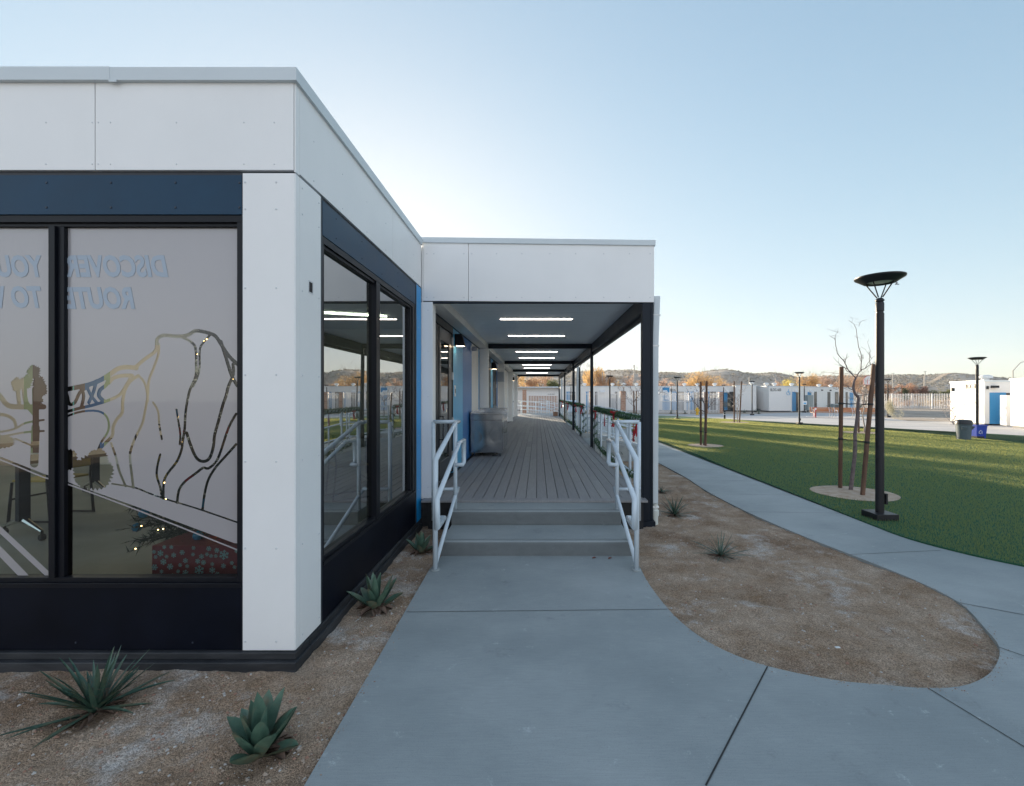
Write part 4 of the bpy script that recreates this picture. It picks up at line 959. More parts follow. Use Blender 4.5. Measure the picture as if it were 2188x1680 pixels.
# ------------------------------------------------------------------ yuccas and agaves
def leaf_mat(name, c1, c2, rough=.45):
    return mat(name, c1, rough, col2=c2, vscale=9, bump=.1, bscale=50)
M_yuc = mat('yucca_leaf', (.03, .08, .06), .45, col2=(.085, .155, .11), vscale=14, wear=((.19, .16, .09), 12, .5)); M_agv = mat('agave_leaf', (.06, .125, .09), .45, col2=(.13, .215, .15), vscale=9, bump=.15, bscale=50, wear=((.20, .15, .09), 11, .6)); M_dead = leaf_mat('dead_leaf', (.12, .07, .05), (.22, .15, .11), .8)
def blade(m, base, az, el, L, w, curve, fold=.25, n=6, mi=0, tip=.0, belly=0., wave=0):
    d = Vector((math.cos(az), math.sin(az), 0)); side = Vector((-math.sin(az), math.cos(az), 0)); vs = []; p = Vector(base); e = el
    for i in range(n+1):
        t = i/n
        ww = w*((1-t)**.55*(1-belly)+belly*(math.sin(PI*min(1, t*.92+.06))**.8*1.15 if t < 1 else 0)) if i < n else .0008
        nrm = Vector((-d.x*math.sin(e), -d.y*math.sin(e), math.cos(e)))
        f = fold*ww
        vs += [p-side*ww/2+nrm*f, p-nrm*0.0, p+side*ww/2+nrm*f]
        step = L/n; p = p+(d*math.cos(e)+Vector((0, 0, 1))*math.sin(e))*step; e -= curve/n
        side = (side+Vector((0, 0, wave*math.sin(t*5)))).normalized()
    fs = []
    for i in range(n): q = i*3; fs += [(q, q+1, q+4, q+3), (q+1, q+2, q+5, q+4)]
    k = len(vs); th = [v-Vector((0, 0, .003)) for v in vs]
    m.add(vs+th, fs+[tuple(k+a for a in reversed(f)) for f in fs], mi)
def yucca(p, R, n, label, seed, lowfrac=.35, w=.022, H=1.):
    rnd = random.Random(seed); t = thing('yucca_plant', label, 'yucca', p, 'spiky desert plants in the beds'); m = MB(); z = p.z
    for i in range(n):
        low = i < n*lowfrac; el = math.radians(rnd.uniform(4, 22) if low else rnd.uniform(38, 86)); az = i*2.4+rnd.uniform(-.3, .3)
        L = R*(rnd.uniform(.75, 1.1) if low else rnd.uniform(.6, 1.0)*H)
        blade(m, (p.x+.012*math.cos(az), p.y+.012*math.sin(az), z+rnd.uniform(.0, .03)), az, el, L, w*rnd.uniform(.8, 1.2), rnd.uniform(-.05, .4) if not low else rnd.uniform(.05, .35), .22)
    for i in range(n*2):       # curling white threads at the leaf edges
        az = rnd.uniform(0, 2*PI); r = rnd.uniform(.02, .12)*R/.3; q = Vector((p.x+r*math.cos(az), p.y+r*math.sin(az), z+rnd.uniform(.02, .16)*R/.3)); pts = [q]
        for k in range(4): q = q+Vector((rnd.gauss(0, .012), rnd.gauss(0, .012), rnd.gauss(-.004, .01))); pts.append(q)
        m.tube(pts, .0007, 3, 1, False)
    m.build('leaves', [M_yuc, M_dead], t, smooth=True)
    m = MB()
    for i in range(16):
        az = rnd.uniform(0, 2*PI); blade(m, (p.x, p.y, z+.008), az, rnd.uniform(.0, .3), R*rnd.uniform(.22, .5), w*1.3, .3, .5, 4)
    m.build('dead_leaf', M_dead, t, smooth=True); return t
def agave(p, L, n, label, seed, w=.075):
    rnd = random.Random(seed); t = thing('agave_plant', label, 'agave', p, 'spiky desert plants in the beds'); m = MB()
    for i in range(n):
        u = i/n; el = math.radians(22+58*u+rnd.uniform(-7, 7)); az = i*2.4+rnd.uniform(-.25, .25)
        blade(m, (p.x+.03*(1-u)*math.cos(az), p.y+.03*(1-u)*math.sin(az), p.z-.005), az, el, L*(.78+.3*u)*rnd.uniform(.85, 1.1), w*rnd.uniform(.85, 1.1)*(1-.25*u), -.25-.3*(1-u)*rnd.random(), .38, 9, 0, belly=.85, wave=rnd.uniform(-.05, .05))
    m.build('leaves', [M_agv], t, smooth=True)
    m = MB()
    for i in range(8): blade(m, (p.x, p.y, p.z+.005), rnd.uniform(0, 2*PI), .15, L*.55, w*.7, .5, .5, 5, belly=.6)
    m.build('dead_leaf', M_dead, t, smooth=True); return t
yucca(SP['yucca'], .335, 48, 'large spiky yucca with thin threads in the gravel below the front window', 3, .27, .028, 1.05)
agave(SP['agave'], .27, 15, 'broad leaved green agave nearest the concrete path', 4, .085)
agave(SP['agave2'], .29, 13, 'broad leaved agave beside the side window wall, middle of the narrow bed', 6, .075)
agave(SP['agave3'], .24, 11, 'small shaded agave behind the left handrail post', 9, .065)
yucca(SP['yuccaR1'], .34, 26, 'upright spiky yucca in the bed just right of the white downspout', 12, .25, .022, 1.)
yucca(SP['yuccaR2'], .32, 26, 'low spreading yucca alone in the middle of the curved bed', 15, .55, .014, .95)
yucca(SP['yuccaS'], .22, 14, 'small flattened yucca half hidden behind the white downspout', 17, .7, .02, .7)
yucca(SP['yuccaB'], .42, 22, 'dark spiky yucca seen between the guard rail posts', 19, .2, .025, 1.)
yucca(Vector((2.45, 15.2, gz(15))), .35, 20, 'spiky yucca beyond the side ramp handrails', 21, .3, .025, 1.)
yucca(Vector((2.1, 17.2, gz(17))), .32, 20, 'yucca clump beside the deck past the side opening', 23, .4, .025, 1.)
for i, (x, y) in enumerate([(2488, 1546), (2516, 1552), (2568, 1553), (2670, 1537), (2740, 1540), (2790, 1548), (2833, 1546), (2845, 1553), (2867, 1543), (2925, 1543)]):
    g_ = G(x/1.755, y/1.755)
    yucca(g_, .55, 9, 'tiny desert tuft %s' % ['beside the foot of the lamp at the gate', 'left of the lamp by the sliding gate', 'just right of the gate lamp', 'between the two brick pillars', 'before the right brick pillar', 'left of the staked sapling by the court', 'behind the staked sapling by the court', 'right of the lamp before the numbered building', 'beside the numbered building corner', 'under the recessed blue door'][i], 30+i, .3, .06)
# small litter
tag(MB().box(2.02, 2.05, 3.005, 3.02, gz(3)+.012, gz(3)+.016, 0, Matrix.Rotation(0, 4, 'Z')).build('paper_scrap', mat('litter_paper', (.75, .76, .76), .7)), 'scrap of white paper lying on the curved gravel bed', 'litter')
for i, (x, y, lab) in enumerate([(1300/1.0, 1195, 'dry red leaf at the foot of the lower step'), (1266/1.0, 1194, 'dry leaf on the path under the lowest riser')]):
    g_ = G(x, y+4); m = MB(); blade(m, (g_.x, g_.y, g_.z+.024), .4, .25, .045, .022, .5, .3, 4, belly=.7); tag(m.build('dry_leaf', mat('red_leaf', (.20, .06, .04), .7)), lab, 'leaf')

# ------------------------------------------------------------------ lamp posts
M_bronze = mat('bronze_paint', (.020, .019, .022), .42, var=.1, vscale=4, spec=.35); M_lens = mat('lamp_lens', (.42, .50, .40), .25)
def lamp_proto(loc, label):
    t = thing('street_lamp', label, 'street lamp', loc, 'disc topped lamp posts'); x, y, z = loc
    m = MB(); m.lathe([(.052, .14), (.052, 2.90), (.044, 2.905), (.044, 2.925), (.052, 2.93), (.052, 3.04), (.040, 3.06)], loc, 24); m.build('pole', M_bronze, t, smooth=True, angle=SA)
    m = MB(); m.box(x-.15, x+.15, y-.15, y+.15, z-.03, z+.14); m.build('base_plinth', M_bronze, t, bevel=.006)
    m = MB(); m.lathe([(.03, 3.055), (.054, 3.07), (.054, 3.085), (.035, 3.11), (0, 3.11)], loc, 20); m.build('collar', M_bronze, t, smooth=True, angle=SA)
    m = MB()
    for k in range(4): a = 2*PI*k/4+.5; m.tube([(x+.035*math.cos(a), y+.035*math.sin(a), z+3.12), (x+.175*math.cos(a), y+.170*math.sin(a), z+3.33)], .0085, 6)
    m.build('strut', M_bronze, t)
    m = MB(); m.lathe([(.15, 3.335), (.15, 3.322), (.188, 3.318), (.262, 3.368), (.29, 3.384), (.295, 3.395), (.295, 3.406), (.24, 3.418), (.1, 3.428), (0, 3.43)], loc, 40); m.build('lamp_head', M_bronze, t, smooth=True, angle=SA)
    m = MB(); m.lathe([(.0, 3.328), (.10, 3.328), (.149, 3.334)], loc, 28); m.build('lens', M_lens, t, smooth=True)
    m = MB(); m.box(x+.058, x+.085, y-.04, y+.02, z+.25, z+.40); m.build('hand_hole_cover', M_bronze, t, bevel=.004)
    m = MB(); m.lathe([(.0, 3.30), (.012, 3.30), (.012, 3.33)], (x+.22, y-.02, z), 8); m.tube([(x+.2, y-.02, z+3.30), (x+.25, y-.02, z+3.30)], .008, 6); m.build('light_sensor', M_screw, t)
    return t
lp = lamp_proto((4.76, 6.18, gz(6.18)-.02), 'tall charcoal disc lamp post in the near corner of the lawn, largest of all')
lamps = [(1708, 29.0, 'brown disc lamp post at the lawn edge left of the benches'), (2088, 18.5, 'disc lamp post rising between the grey can and blue bin'), (1447, 35.5, 'disc lamp post in front of the white sliding gate'),
         (1607, 44.5, 'disc lamp post in front of the BLDG 600 recess'), (1718.5, 52.5, 'disc lamp post carrying a small sign near BLDG 600'), (1546, 57.0, 'disc lamp post beside the right brick pillar'), (1435, 56.0, 'small disc lamp behind the white gate fence'),
         (1896.9, 39.6, 'disc lamp post beside the pale shrub'), (1303, 33.5, 'disc lamp post seen between the second and front canopy posts'), (1333, 56., 'small disc lamp by the left brick pillar'), (1220, 56., 'small disc lamp over the parked car'), (1238, 20.0, 'disc lamp pole rising behind the canopy beside the third canopy post')]
for x, Y, lab in lamps: dup(lp, (PX(x, Y), Y, gz(Y)-.02), label=lab)
# sign on the lamp near BLDG 600
Y = 52.3; p = (PX(1719, Y), Y, 0); t = thing('pole_sign', 'small pale notice fixed to the lamp post near BLDG 600', 'sign', (p[0], Y, PZ(859, Y)))
m = MB(); m.box(p[0]-.22, p[0]+.28, Y-.03, Y, PZ(865, Y), PZ(857, Y)); m.build('board', M_white, t)
m = MB(); m.box(p[0]-.12, p[0]+.18, Y-.035, Y-.031, PZ(863.5, Y), PZ(860.5, Y)); m.build('print', M_lblue, t)

# ------------------------------------------------------------------ trees
def branch(m, p, d, L, r, depth, rnd, spread=.55, up=.12, sub=3, nseg=4, n=6, minr=.0015, gnarl=.22):
    pts = [Vector(p)]; rs = [r]; d = Vector(d).normalized()
    for i in range(nseg):
        d = (d+Vector((rnd.gauss(0, gnarl), rnd.gauss(0, gnarl), rnd.gauss(0, gnarl)+up))).normalized(); pts.append(pts[-1]+d*L/nseg); rs.append(max(minr, r*(1-.62*(i+1)/nseg)))
    m.tube(pts, rs, n, 0, False); tips = [pts[-1]]
    if depth > 0:
        for k in range(sub):
            i = rnd.randint(1, nseg) if k else nseg; q = pts[i]
            a = Vector((rnd.gauss(0, 1), rnd.gauss(0, 1), rnd.gauss(0, .7))).normalized(); dd = (d+a*spread*1.4).normalized()
            tips += branch(m, q, dd, L*rnd.uniform(.5, .75), max(minr, rs[i]*.7), depth-1, rnd, spread, up, sub, max(2, nseg-1), max(3, n-1), minr, gnarl)
    return tips
# near sapling traced in 3D (its plane is the real tree; branches also leave the plane)
def sap_pt(x, y, Y, dy=0): return P((3050+x/2.1)/1.755, (1150+y/2.1)/1.755, Y)+Vector((0, dy, 0))
Ys = 8.05
tr = thing('sapling_tree', 'bare dark sapling tied between two leaning wooden stakes, nearest on the lawn', 'tree', (PX(1818, Ys), Ys, gz(Ys)), 'staked saplings on the lawn')
rnd = random.Random(4)
m = MB(); tp = [(292, 1462), (303, 1370), (317, 1250), (325, 1180), (330, 1070), (329, 1000), (345, 880), (352, 760), (353, 715), (330, 690), (317, 655), (316, 620), (322, 585), (335, 563)]
m.tube(smooth_pts([tuple(sap_pt(*q, Ys)) for q in tp], 3), [.036-.018*i/39 for i in range(40)], 10); m.build('trunk', M_bark, tr, smooth=True)
m = MB()
BR = [(.013, 0, [(335, 563), (300, 530), (270, 490), (250, 450), (240, 425), (215, 400), (190, 370), (178, 310), (170, 260), (150, 245), (135, 235)]),
      (.005, .02, [(172, 262), (178, 230), (195, 205), (212, 192)]), (.008, .03, [(270, 490), (235, 470), (205, 440), (180, 405)]), (.007, -.05, [(250, 450), (240, 410), (237, 370)]),
      (.006, .06, [(252, 445), (268, 420), (282, 398)]), (.009, -.1, [(305, 528), (245, 510), (205, 485), (143, 465)]), (.014, 0, [(335, 563), (350, 535), (375, 505), (410, 485), (450, 458), (492, 440)]),
      (.010, .05, [(375, 503), (382, 440), (388, 378), (370, 320), (366, 250), (360, 175), (345, 130), (305, 100)]), (.004, .02, [(358, 155), (378, 120), (408, 102)]), (.006, -.08, [(408, 485), (420, 430), (437, 390)]),
      (.008, .1, [(450, 458), (457, 410), (480, 380), (494, 340), (490, 270)]), (.005, .03, [(457, 408), (445, 370), (430, 335)]), (.006, 0, [(377, 440), (365, 400), (345, 368)]), (.006, .05, [(390, 378), (410, 410), (430, 400)]),
      (.006, -.15, [(345, 555), (395, 548), (460, 545)]), (.011, -.2, [(318, 655), (260, 652), (215, 636), (165, 618), (136, 612)]), (.006, .0, [(205, 635), (185, 652), (160, 640)]),
      (.009, -.3, [(353, 700), (390, 688), (430, 665), (462, 640)]), (.007, .15, [(345, 695), (385, 650), (430, 630), (492, 615)]), (.006, -.1, [(432, 672), (460, 710), (492, 752)]), (.007, .25, [(340, 690), (350, 655), (340, 620)]),
      (.006, -.4, [(372, 690), (400, 655), (450, 650)]), (.006, .3, [(316, 640), (310, 610), (302, 600)]), (.007, .5, [(350, 535), (345, 515), (342, 495)]), (.006, .05, [(285, 505), (320, 520), (348, 530)])]
for r, dy, pts in BR:
    q = smooth_pts([tuple(sap_pt(a, b, Ys, dy*i/(len(pts)-1)*2)) for i, (a, b) in enumerate(pts)], 3); n = len(q)
    q = [v+Vector((rnd.gauss(0, .004), 0, rnd.gauss(0, .004))) if 0 < i < n-1 else v for i, v in enumerate(q)]
    m.tube(q, [max(.0014, r*.78*(1-.75*i/n)) for i in range(n)], 6)
    for k in range(max(2, n//4)):
        v = rnd.choice(q[n//3:]); m.tube([v, v+Vector((rnd.gauss(0, .04), rnd.gauss(0, .05), abs(rnd.gauss(.02, .04))))], [.0025, .0014], 4)
for k in range(26):
    v = sap_pt(*rnd.choice([(305, 103), (350, 140), (212, 192), (160, 245), (408, 102), (345, 230)]), Ys)+Vector((rnd.gauss(0, .05), rnd.gauss(0, .05), rnd.gauss(0, .05)))
    m.tube([v, v+Vector((rnd.gauss(0, .06), rnd.gauss(0, .04), rnd.gauss(0, .03)))], [.0015, .001], 3)
m.build('branches', M_bark, tr, smooth=True)
def stake(a, b, label, r=.035, ties=None, tgt=None):
    a = Vector(a); b = Vector(b); t = thing('wooden_stake', label, 'stake', a, 'wooden tree stakes')
    m = MB(); m.tube([a-Vector((0, 0, .1)), a.lerp(b, .5), b], r, 12); m.build('post', M_wood, t, smooth=True, angle=SA)
    if ties:
        for z, tp in ties:
            k = (z-a.z)/(b.z-a.z); c = a.lerp(b, k); m = MB(); m.lathe([(r+.004, -.018), (r+.009, 0), (r+.004, .018)], c, 12); tp = Vector(tp); mid = c.lerp(tp, .5)-Vector((0, 0, .012)); m.tube([c, mid, tp], .007, 6); m.tube([c+Vector((0, .02, .01)), mid+Vector((0, .015, .006)), tp+Vector((0, .03, .0))], .007, 6)
            m.build('rubber_tie', M_rubber, t)
    return t
sL = (PX(1795, 8.23), 8.23, gz(8.2)); sLt = (PX(1795.7, 8.23), 8.2, PZ(784, 8.23)); sR = (PX(1841.5, 7.6), 7.6, gz(7.6)); sRt = (PX(1867.6, 7.8), 7.8, PZ(778.7, 7.8))
tU = sap_pt(352, 765, Ys); tD = sap_pt(329, 1052, Ys)
stake(sL, sLt, 'upright left wooden stake of the nearest sapling', .034, [(PZ((1150+763/2.1)/1.755, 8.2), tU), (PZ((1150+1042/2.1)/1.755, 8.2), tD)])
stake(sR, sRt, 'leaning right wooden stake of the nearest sapling, behind the big lamp post', .036, [(PZ((1150+769/2.1)/1.755, 7.7), tU), (PZ((1150+1070/2.1)/1.755, 7.65), tD)])
def sapling(x, y, h, label, seed, leaves=0, pale=False, crown=.55, trunkh=.6):
    rnd = random.Random(seed); z = gz(y); t = thing('sapling_tree', label, 'tree', (x, y, z), 'staked saplings on the lawn'); m = MB()
    M = mat('pale_bark', (.42, .36, .32), .8, var=.2, vscale=9) if pale else M_bark
    pts = [Vector((x+rnd.gauss(0, .015)*i, y, z+h*trunkh*i/5)) for i in range(6)]; m.tube(pts, [.036-.012*i/5 for i in range(6)], 8); m.build('trunk', M, t, smooth=True)
    m = MB(); tips = []
    for k in range(5):
        a = 2*PI*k/5+rnd.random(); b = pts[rnd.choice((3, 4, 5, 5, 5))]
        tips += branch(m, b, (math.cos(a)*.7, math.sin(a)*.7, .75), h*crown*rnd.uniform(.6, 1.), .016, 2, rnd, .5, .08, 3, 4, 5, .005 if y < 20 else .008)
    if leaves:
        for k in range(leaves):
            v = rnd.choice(tips)+Vector((rnd.gauss(0, .04), rnd.gauss(0, .04), rnd.gauss(-.02, .05))); s = rnd.uniform(.02, .04); a = Vector((rnd.gauss(0, 1), rnd.gauss(0, 1), rnd.gauss(0, 1))).normalized()*s; b = a.orthogonal().normalized()*s*.5
            m.add([v-a, v+b, v+a, v-b], [(0, 1, 2, 3)], 1)
    m.build('branches', [M, mat('dry_red_leaves', (.25, .12, .08), .7)], t, smooth=True); return t
Y = 15.65; sapling(PX(1504, Y), Y, 2.5, 'bare sapling with drooping side twigs between two tall stakes in mid lawn', 8, 40, crown=.26)
stake((PX(1497.5, 15.75), 15.75, gz(15.7)), (PX(1497, 15.75), 15.75, PZ(815.8, 15.75)), 'left stake of the mid lawn sapling', .036, [(PZ(856, 15.7), (PX(1504, Y), Y, PZ(857, Y))), (PZ(922, 15.7), (PX(1504.5, Y), Y, PZ(923, Y)))])
stake((PX(1507.5, 15.45), 15.45, gz(15.4)), (PX(1510, 15.5), 15.5, PZ(814.6, 15.5)), 'right stake of the mid lawn sapling', .036, [(PZ(857, 15.5), (PX(1504, Y), Y, PZ(857, Y))), (PZ(924, 15.5), (PX(1504.5, Y), Y, PZ(923, Y)))])
Y = 30.4; sapling(PX(1576, Y), Y, 2.5, 'pale barked sapling at the far lawn edge near the bollard', 12, 10, True, crown=.26)
stake((PX(1568.7, Y), Y, gz(Y)), (PX(1568.7, Y), Y, PZ(815, Y)), 'left stake of the pale sapling at the far lawn edge', .045, [(PZ(893, Y), (PX(1576, Y), Y, PZ(893, Y)))])
stake((PX(1580, Y), Y, gz(Y)), (PX(1584.5, Y), Y, PZ(815, Y)), 'right stake of the pale sapling at the far lawn edge', .045)
Y = 21.4; sapling(PX(1847, Y), Y, 2.5, 'pale leafless sapling behind the nearest one, near the benches', 14, 0, True, crown=.3)
stake((PX(1834.8, Y), Y, gz(Y)), (PX(1834.8, Y), Y, PZ(858, Y)), 'single stake of the pale sapling near the benches', .04, [(PZ(890, Y), (PX(1847, Y), Y, PZ(890, Y)))])
Y = 36.5; sapling(PX(1356, Y), Y, 3.5, 'bushy pinkish sapling behind the front canopy post', 16, 260, False, .45, .45)
for i, x in enumerate((1353, 1358.5)): stake((PX(x, Y), Y-.2, gz(Y)), (PX(x, Y), Y-.2, 2.1), ['left', 'right'][i]+' stake of the bushy sapling by the front canopy post', .05)
Y = 34; sapling(PX(1386, Y), Y, 2.9, 'thin reddish sapling just right of the bushy one, behind the front post', 18, 160, False, .5, .5)
stake((PX(1373, Y), Y, gz(Y)), (PX(1370, Y), Y, 1.9), 'slanting stake just left of the front canopy post', .045)
# ------------------------------------------------------------------ far trees with leafy crowns
def crown_tree(x, y, zb, zt, rx, label, seed, c1, c2, nleaf=5000, ls=.23, ry=None, sub=9, bare=.5, cat='tree', name='autumn_tree', lobes=15, trunk=True):
    rnd = random.Random(seed); t = thing(name, label, cat, (x, y, zb), 'autumn trees beyond the buildings' if cat == 'tree' else None); H = zt-zb; ry = ry or rx
    M = leafy('leaf_%s_%d' % (name, seed), c1, c2, 1.2, .5, tuple(min(.9, c*1.2) for c in c2))
    if trunk:
        m = MB(); tips = []
        for k in range(6):
            a = 2*PI*k/6+rnd.random(); tips += branch(m, (x, y, zb), (math.cos(a)*.5*rx/H, math.sin(a)*.4, .9), H*.62, .016*H, 3, rnd, .55, .1, 3, 4, 5, .012*max(1, H/6)*.8)
        m.build('trunk', mat('grey_bark', (.20, .15, .12), .9, var=.2, vscale=3), t, smooth=True)
    m = MB(); L = []
    for k in range(lobes):
        a = rnd.uniform(0, 2*PI); rr = math.sqrt(rnd.random())*.72; h = rnd.uniform(.42, .86) if cat == 'tree' else rnd.uniform(.25, .78)
        L.append((x+rr*rx*math.cos(a), y+rr*ry*math.sin(a), zb+H*h, rx*rnd.uniform(.28, .45)*(1.2-h*.35), H*rnd.uniform(.16, .25)))
    for k in range(nleaf):
        l = rnd.choice(L); v = Vector((rnd.gauss(0, 1), rnd.gauss(0, 1), rnd.gauss(0, 1))).normalized()*(rnd.random()**.35)*rnd.uniform(.85, 1.12)
        p = Vector((l[0]+v.x*l[3], l[1]+v.y*l[3]*ry/rx, min(zt, l[2]+v.z*l[4])))
        if noise.noise(p*.9) < -.28+bare*.25*rnd.random(): continue
        s = ls*rnd.uniform(.5, 1.2); a = Vector((rnd.gauss(0, 1), rnd.gauss(0, 1), rnd.gauss(0, 1))).normalized()*s; b = a.orthogonal().normalized()*s*rnd.uniform(.25, .6)
        m.add([p-a, p+b, p+a], [(0, 1, 2)])
    m.build('crown', M, t); return t
GOLD = ((.42, .27, .12), (.62, .43, .20)); BRN = ((.33, .20, .13), (.50, .34, .23)); YEL = ((.52, .42, .10), (.66, .56, .18)); PINK = ((.40, .26, .19), (.56, .41, .32)); OLV = ((.14, .15, .06), (.24, .24, .10))
def ft(xl, xr, ytop, Y, label, seed, pal, **k):
    x = PX((xl+xr)/2, Y); rx = (xr-xl)/2*Y/FP; crown_tree(x, Y, gz(Y), PZ(ytop-2.5, Y), rx*1.32, label, seed, *pal, **k)
ft(1100, 1152, 797, 78, 'golden leafy tree seen through the left of the far corridor opening', 41, GOLD, bare=1.2, ls=.16, nleaf=4500)
ft(1128, 1176, 800, 74, 'spreading bare tree with russet twigs in the middle of the corridor opening', 42, BRN, nleaf=2600, bare=2.0)
ft(1168, 1200, 815, 70, 'low dull green bush behind the wall at the right of the corridor view', 43, OLV, nleaf=2500, trunk=False)
ft(1240, 1288, 786, 95, 'broad golden oak between the third and second canopy posts', 44, GOLD, bare=.8, nleaf=6500)
ft(1271, 1312, 806, 90, 'rounded russet bush right of the golden oak', 45, ((.36, .21, .12), (.55, .36, .22)), nleaf=4500)
ft(1300, 1330, 812, 92, 'small golden bush right of the lamp post under the canopy', 46, GOLD, nleaf=3000)
ft(1334, 1372, 803, 88, 'pinkish bare tree behind the bushy sapling', 47, PINK, nleaf=2800, bare=1.6)
ft(1396, 1432, 812, 96, 'grey brown bare tree just right of the front post', 48, PINK, nleaf=2600, bare=1.8)
ft(1428, 1466, 816, 98, 'pinkish scrub left of the big golden mound', 49, PINK, nleaf=3000, bare=1.2)
ft(1464, 1540, 797, 100, 'big golden orange tree mound behind the mid lawn sapling', 50, GOLD, nleaf=11000, bare=.3, lobes=26)
ft(1536, 1592, 815, 104, 'pinkish bare thicket right of the golden mound', 51, PINK, nleaf=3600, bare=1.6)
ft(1652, 1682, 815, 96, 'russet scrub above the BLDG 600 roof', 52, BRN, nleaf=3000)
ft(1672, 1706, 810, 92, 'bright yellow poplars above the BLDG 600 roof', 53, YEL, nleaf=2600, bare=1.2)
ft(1700, 1748, 801, 102, 'golden orange tree left of the BLDG 600 lamp', 54, GOLD, nleaf=6500, bare=.5)
ft(1740, 1790, 805, 108, 'pale pinkish tree behind the benches', 55, PINK, nleaf=6000, bare=.5)
ft(1780, 1836, 803, 112, 'long brown tree mass behind the nearest sapling', 56, ((.38, .25, .16), (.54, .39, .28)), nleaf=7000, bare=.5)
ft(1824, 1872, 800, 116, 'russet tree mass behind the basketball backboard', 57, BRN, nleaf=6500, bare=.5)
ft(1866, 1900, 815, 100, 'dark russet tree just right of the big lamp post', 58, BRN, nleaf=4200)
ft(1918, 1962, 822, 92, 'pinkish orange bush behind the far picket fence', 59, ((.42, .24, .16), (.60, .39, .28)), nleaf=5200, bare=.3)
ft(1950, 1978, 829, 90, 'red brown bush beside the orange one behind the far fence', 60, ((.26, .13, .10), (.38, .22, .17)), nleaf=3000, bare=.4)
ft(1932, 1944, 832, 86, 'small dark green conifer behind the far fence', 61, ((.04, .07, .03), (.08, .11, .05)), nleaf=1400, trunk=False)
ft(1990, 2034, 835, 88, 'olive scrub behind the right end of the far fence', 62, OLV, nleaf=4000, bare=.8, trunk=False)
for i, (x, Y, h, w) in enumerate([(-5.6, 47, 7.6, 1.5), (-6.8, 54, 9.4, 1.7), (-5.6, 61, 9.8, 1.3), (-8.5, 66, 11.5, 2.0), (-7.6, 76, 12.5, 1.9)]):  # out-of-view trees, placed so their shadows streak the lawn
    crown_tree(x, Y, gz(Y), h, w, 'bare golden tree hidden behind the long building, %s from the deck end' % ['nearest', 'second', 'third', 'fourth', 'fifth'][i], 70+i, *GOLD, nleaf=4200, bare=1.4, ls=.26)
# shrubs
for i, (x, w, h, pal) in enumerate([(1915, 1.6, 1.5, PINK), (1938, 2.4, 1.2, BRN), (1960, 1.8, 1.7, PINK), (1984, 2.6, 1.3, GOLD), (2006, 1.7, 1.6, BRN), (2024, 2.0, 1.2, PINK)]):
    Y = 78+3*(i % 3); crown_tree(PX(x, Y), Y, gz(Y), h, w, 'dry %s brush behind the far picket fence, %s' % (['pinkish', 'brown', 'pinkish', 'golden', 'brown', 'pinkish'][i], ['nearest the big lamp post', 'second from the big lamp post', 'in the middle', 'right of the middle', 'next to the last', 'nearest the sunlit hut'][i]), 120+i, *pal, nleaf=1800, ls=.13, cat='shrub', name='shrub', trunk=False, bare=.4)
crown_tree(PX(1909, 32), 32, gz(32), PZ(848, 32), .62, 'pale silvery olive shrub beside the lamp right of the big post', 80, (.26, .25, .17), (.48, .46, .36), 5200, .045, cat='shrub', name='shrub', lobes=10, trunk=False, bare=.6)
for i, (x, Y, zt_, w, lab) in enumerate([(1553.5, 56.5, PZ(849, 56.5), .75, 'grey green bushy shrub in front of the dark doorway by the brick pillar'), (1780, 61, PZ(861, 61), .75, 'dark green round shrub behind the middle bench'), (1762, 61.5, PZ(862, 61.5), .5, 'small dark green shrub left of the round one'), (1840, 60, PZ(862, 60), .7, 'dark green shrub behind the third bench')]):
    crown_tree(PX(x, Y), Y, gz(Y), zt_, w, lab, 81+i, (.05, .08, .04) if i else (.16, .15, .10), (.10, .14, .07) if i else (.30, .28, .20), 1800, .06, cat='shrub', name='shrub', trunk=False, bare=.2)
for i, (x, y) in enumerate([(2000, 908.0), (2052, 905)]):
    g_ = G(x+5, y-8) if i == 0 else G(2062, 904)
rnd = random.Random(90); t = thing('bare_shrub', 'leafless twiggy shrub standing before the BLDG 500 wall behind the grey can', 'shrub', (26.8, 28.6, gz(28.6))); m = MB()
for k in range(7): a = rnd.uniform(0, 6.3); branch(m, (26.8, 28.6, gz(28.6)), (math.cos(a)*.5, math.sin(a)*.5, .9), 1.1, .02, 2, rnd, .5, .1, 3, 4, 4, .009)
m.build('branches', mat('pale_bark', (0, 0, 0)), t)

# ------------------------------------------------------------------ hills and ridge
sil = [(-900, 800), (200, 796), (700, 800), (1000, 798), (1105, 799), (1160, 797), (1210, 795), (1290, 793), (1345, 791), (1400, 796), (1440, 797), (1466, 798), (1500, 795), (1520, 792), (1549, 790), (1575, 793), (1590, 797), (1613, 799), (1650, 797),
       (1670, 799), (1690, 804), (1706, 808), (1735, 806), (1780, 804), (1830, 803), (1887, 802), (1938, 801), (1975, 803), (2010, 800), (2040, 798), (2060, 799), (2078, 801), (2120, 806), (2188, 811), (2300, 812), (2700, 808)]
YR = 430.
def hill_h(x, y):
    xd = x*FP/y+VX; yd = np.interp(xd, [s[0] for s in sil], [s[1] for s in sil])
    zr = (VY-yd)*YR/FP+CAMZ
    y0 = 215+30*noise.noise(Vector((x*.006, 0, 7)))
    t = max(0, min(1, (y-y0)/(YR-y0))); t = t*t*(3-2*t)*.65+t*.35
    g = noise.noise(Vector((x*.018, y*.012, 1)))*4.2+noise.noise(Vector((x*.05, y*.045, 3)))*1.6+noise.noise(Vector((x*.14, y*.12, 5)))*.5
    k = 1 if y <= YR else max(.3, 1-(y-YR)/260.)
    return -1.9+(zr+1.9)*t*k+g*t*(1-t)*2.4+noise.noise(Vector((x*.2, y*.2, 8)))*.35*t
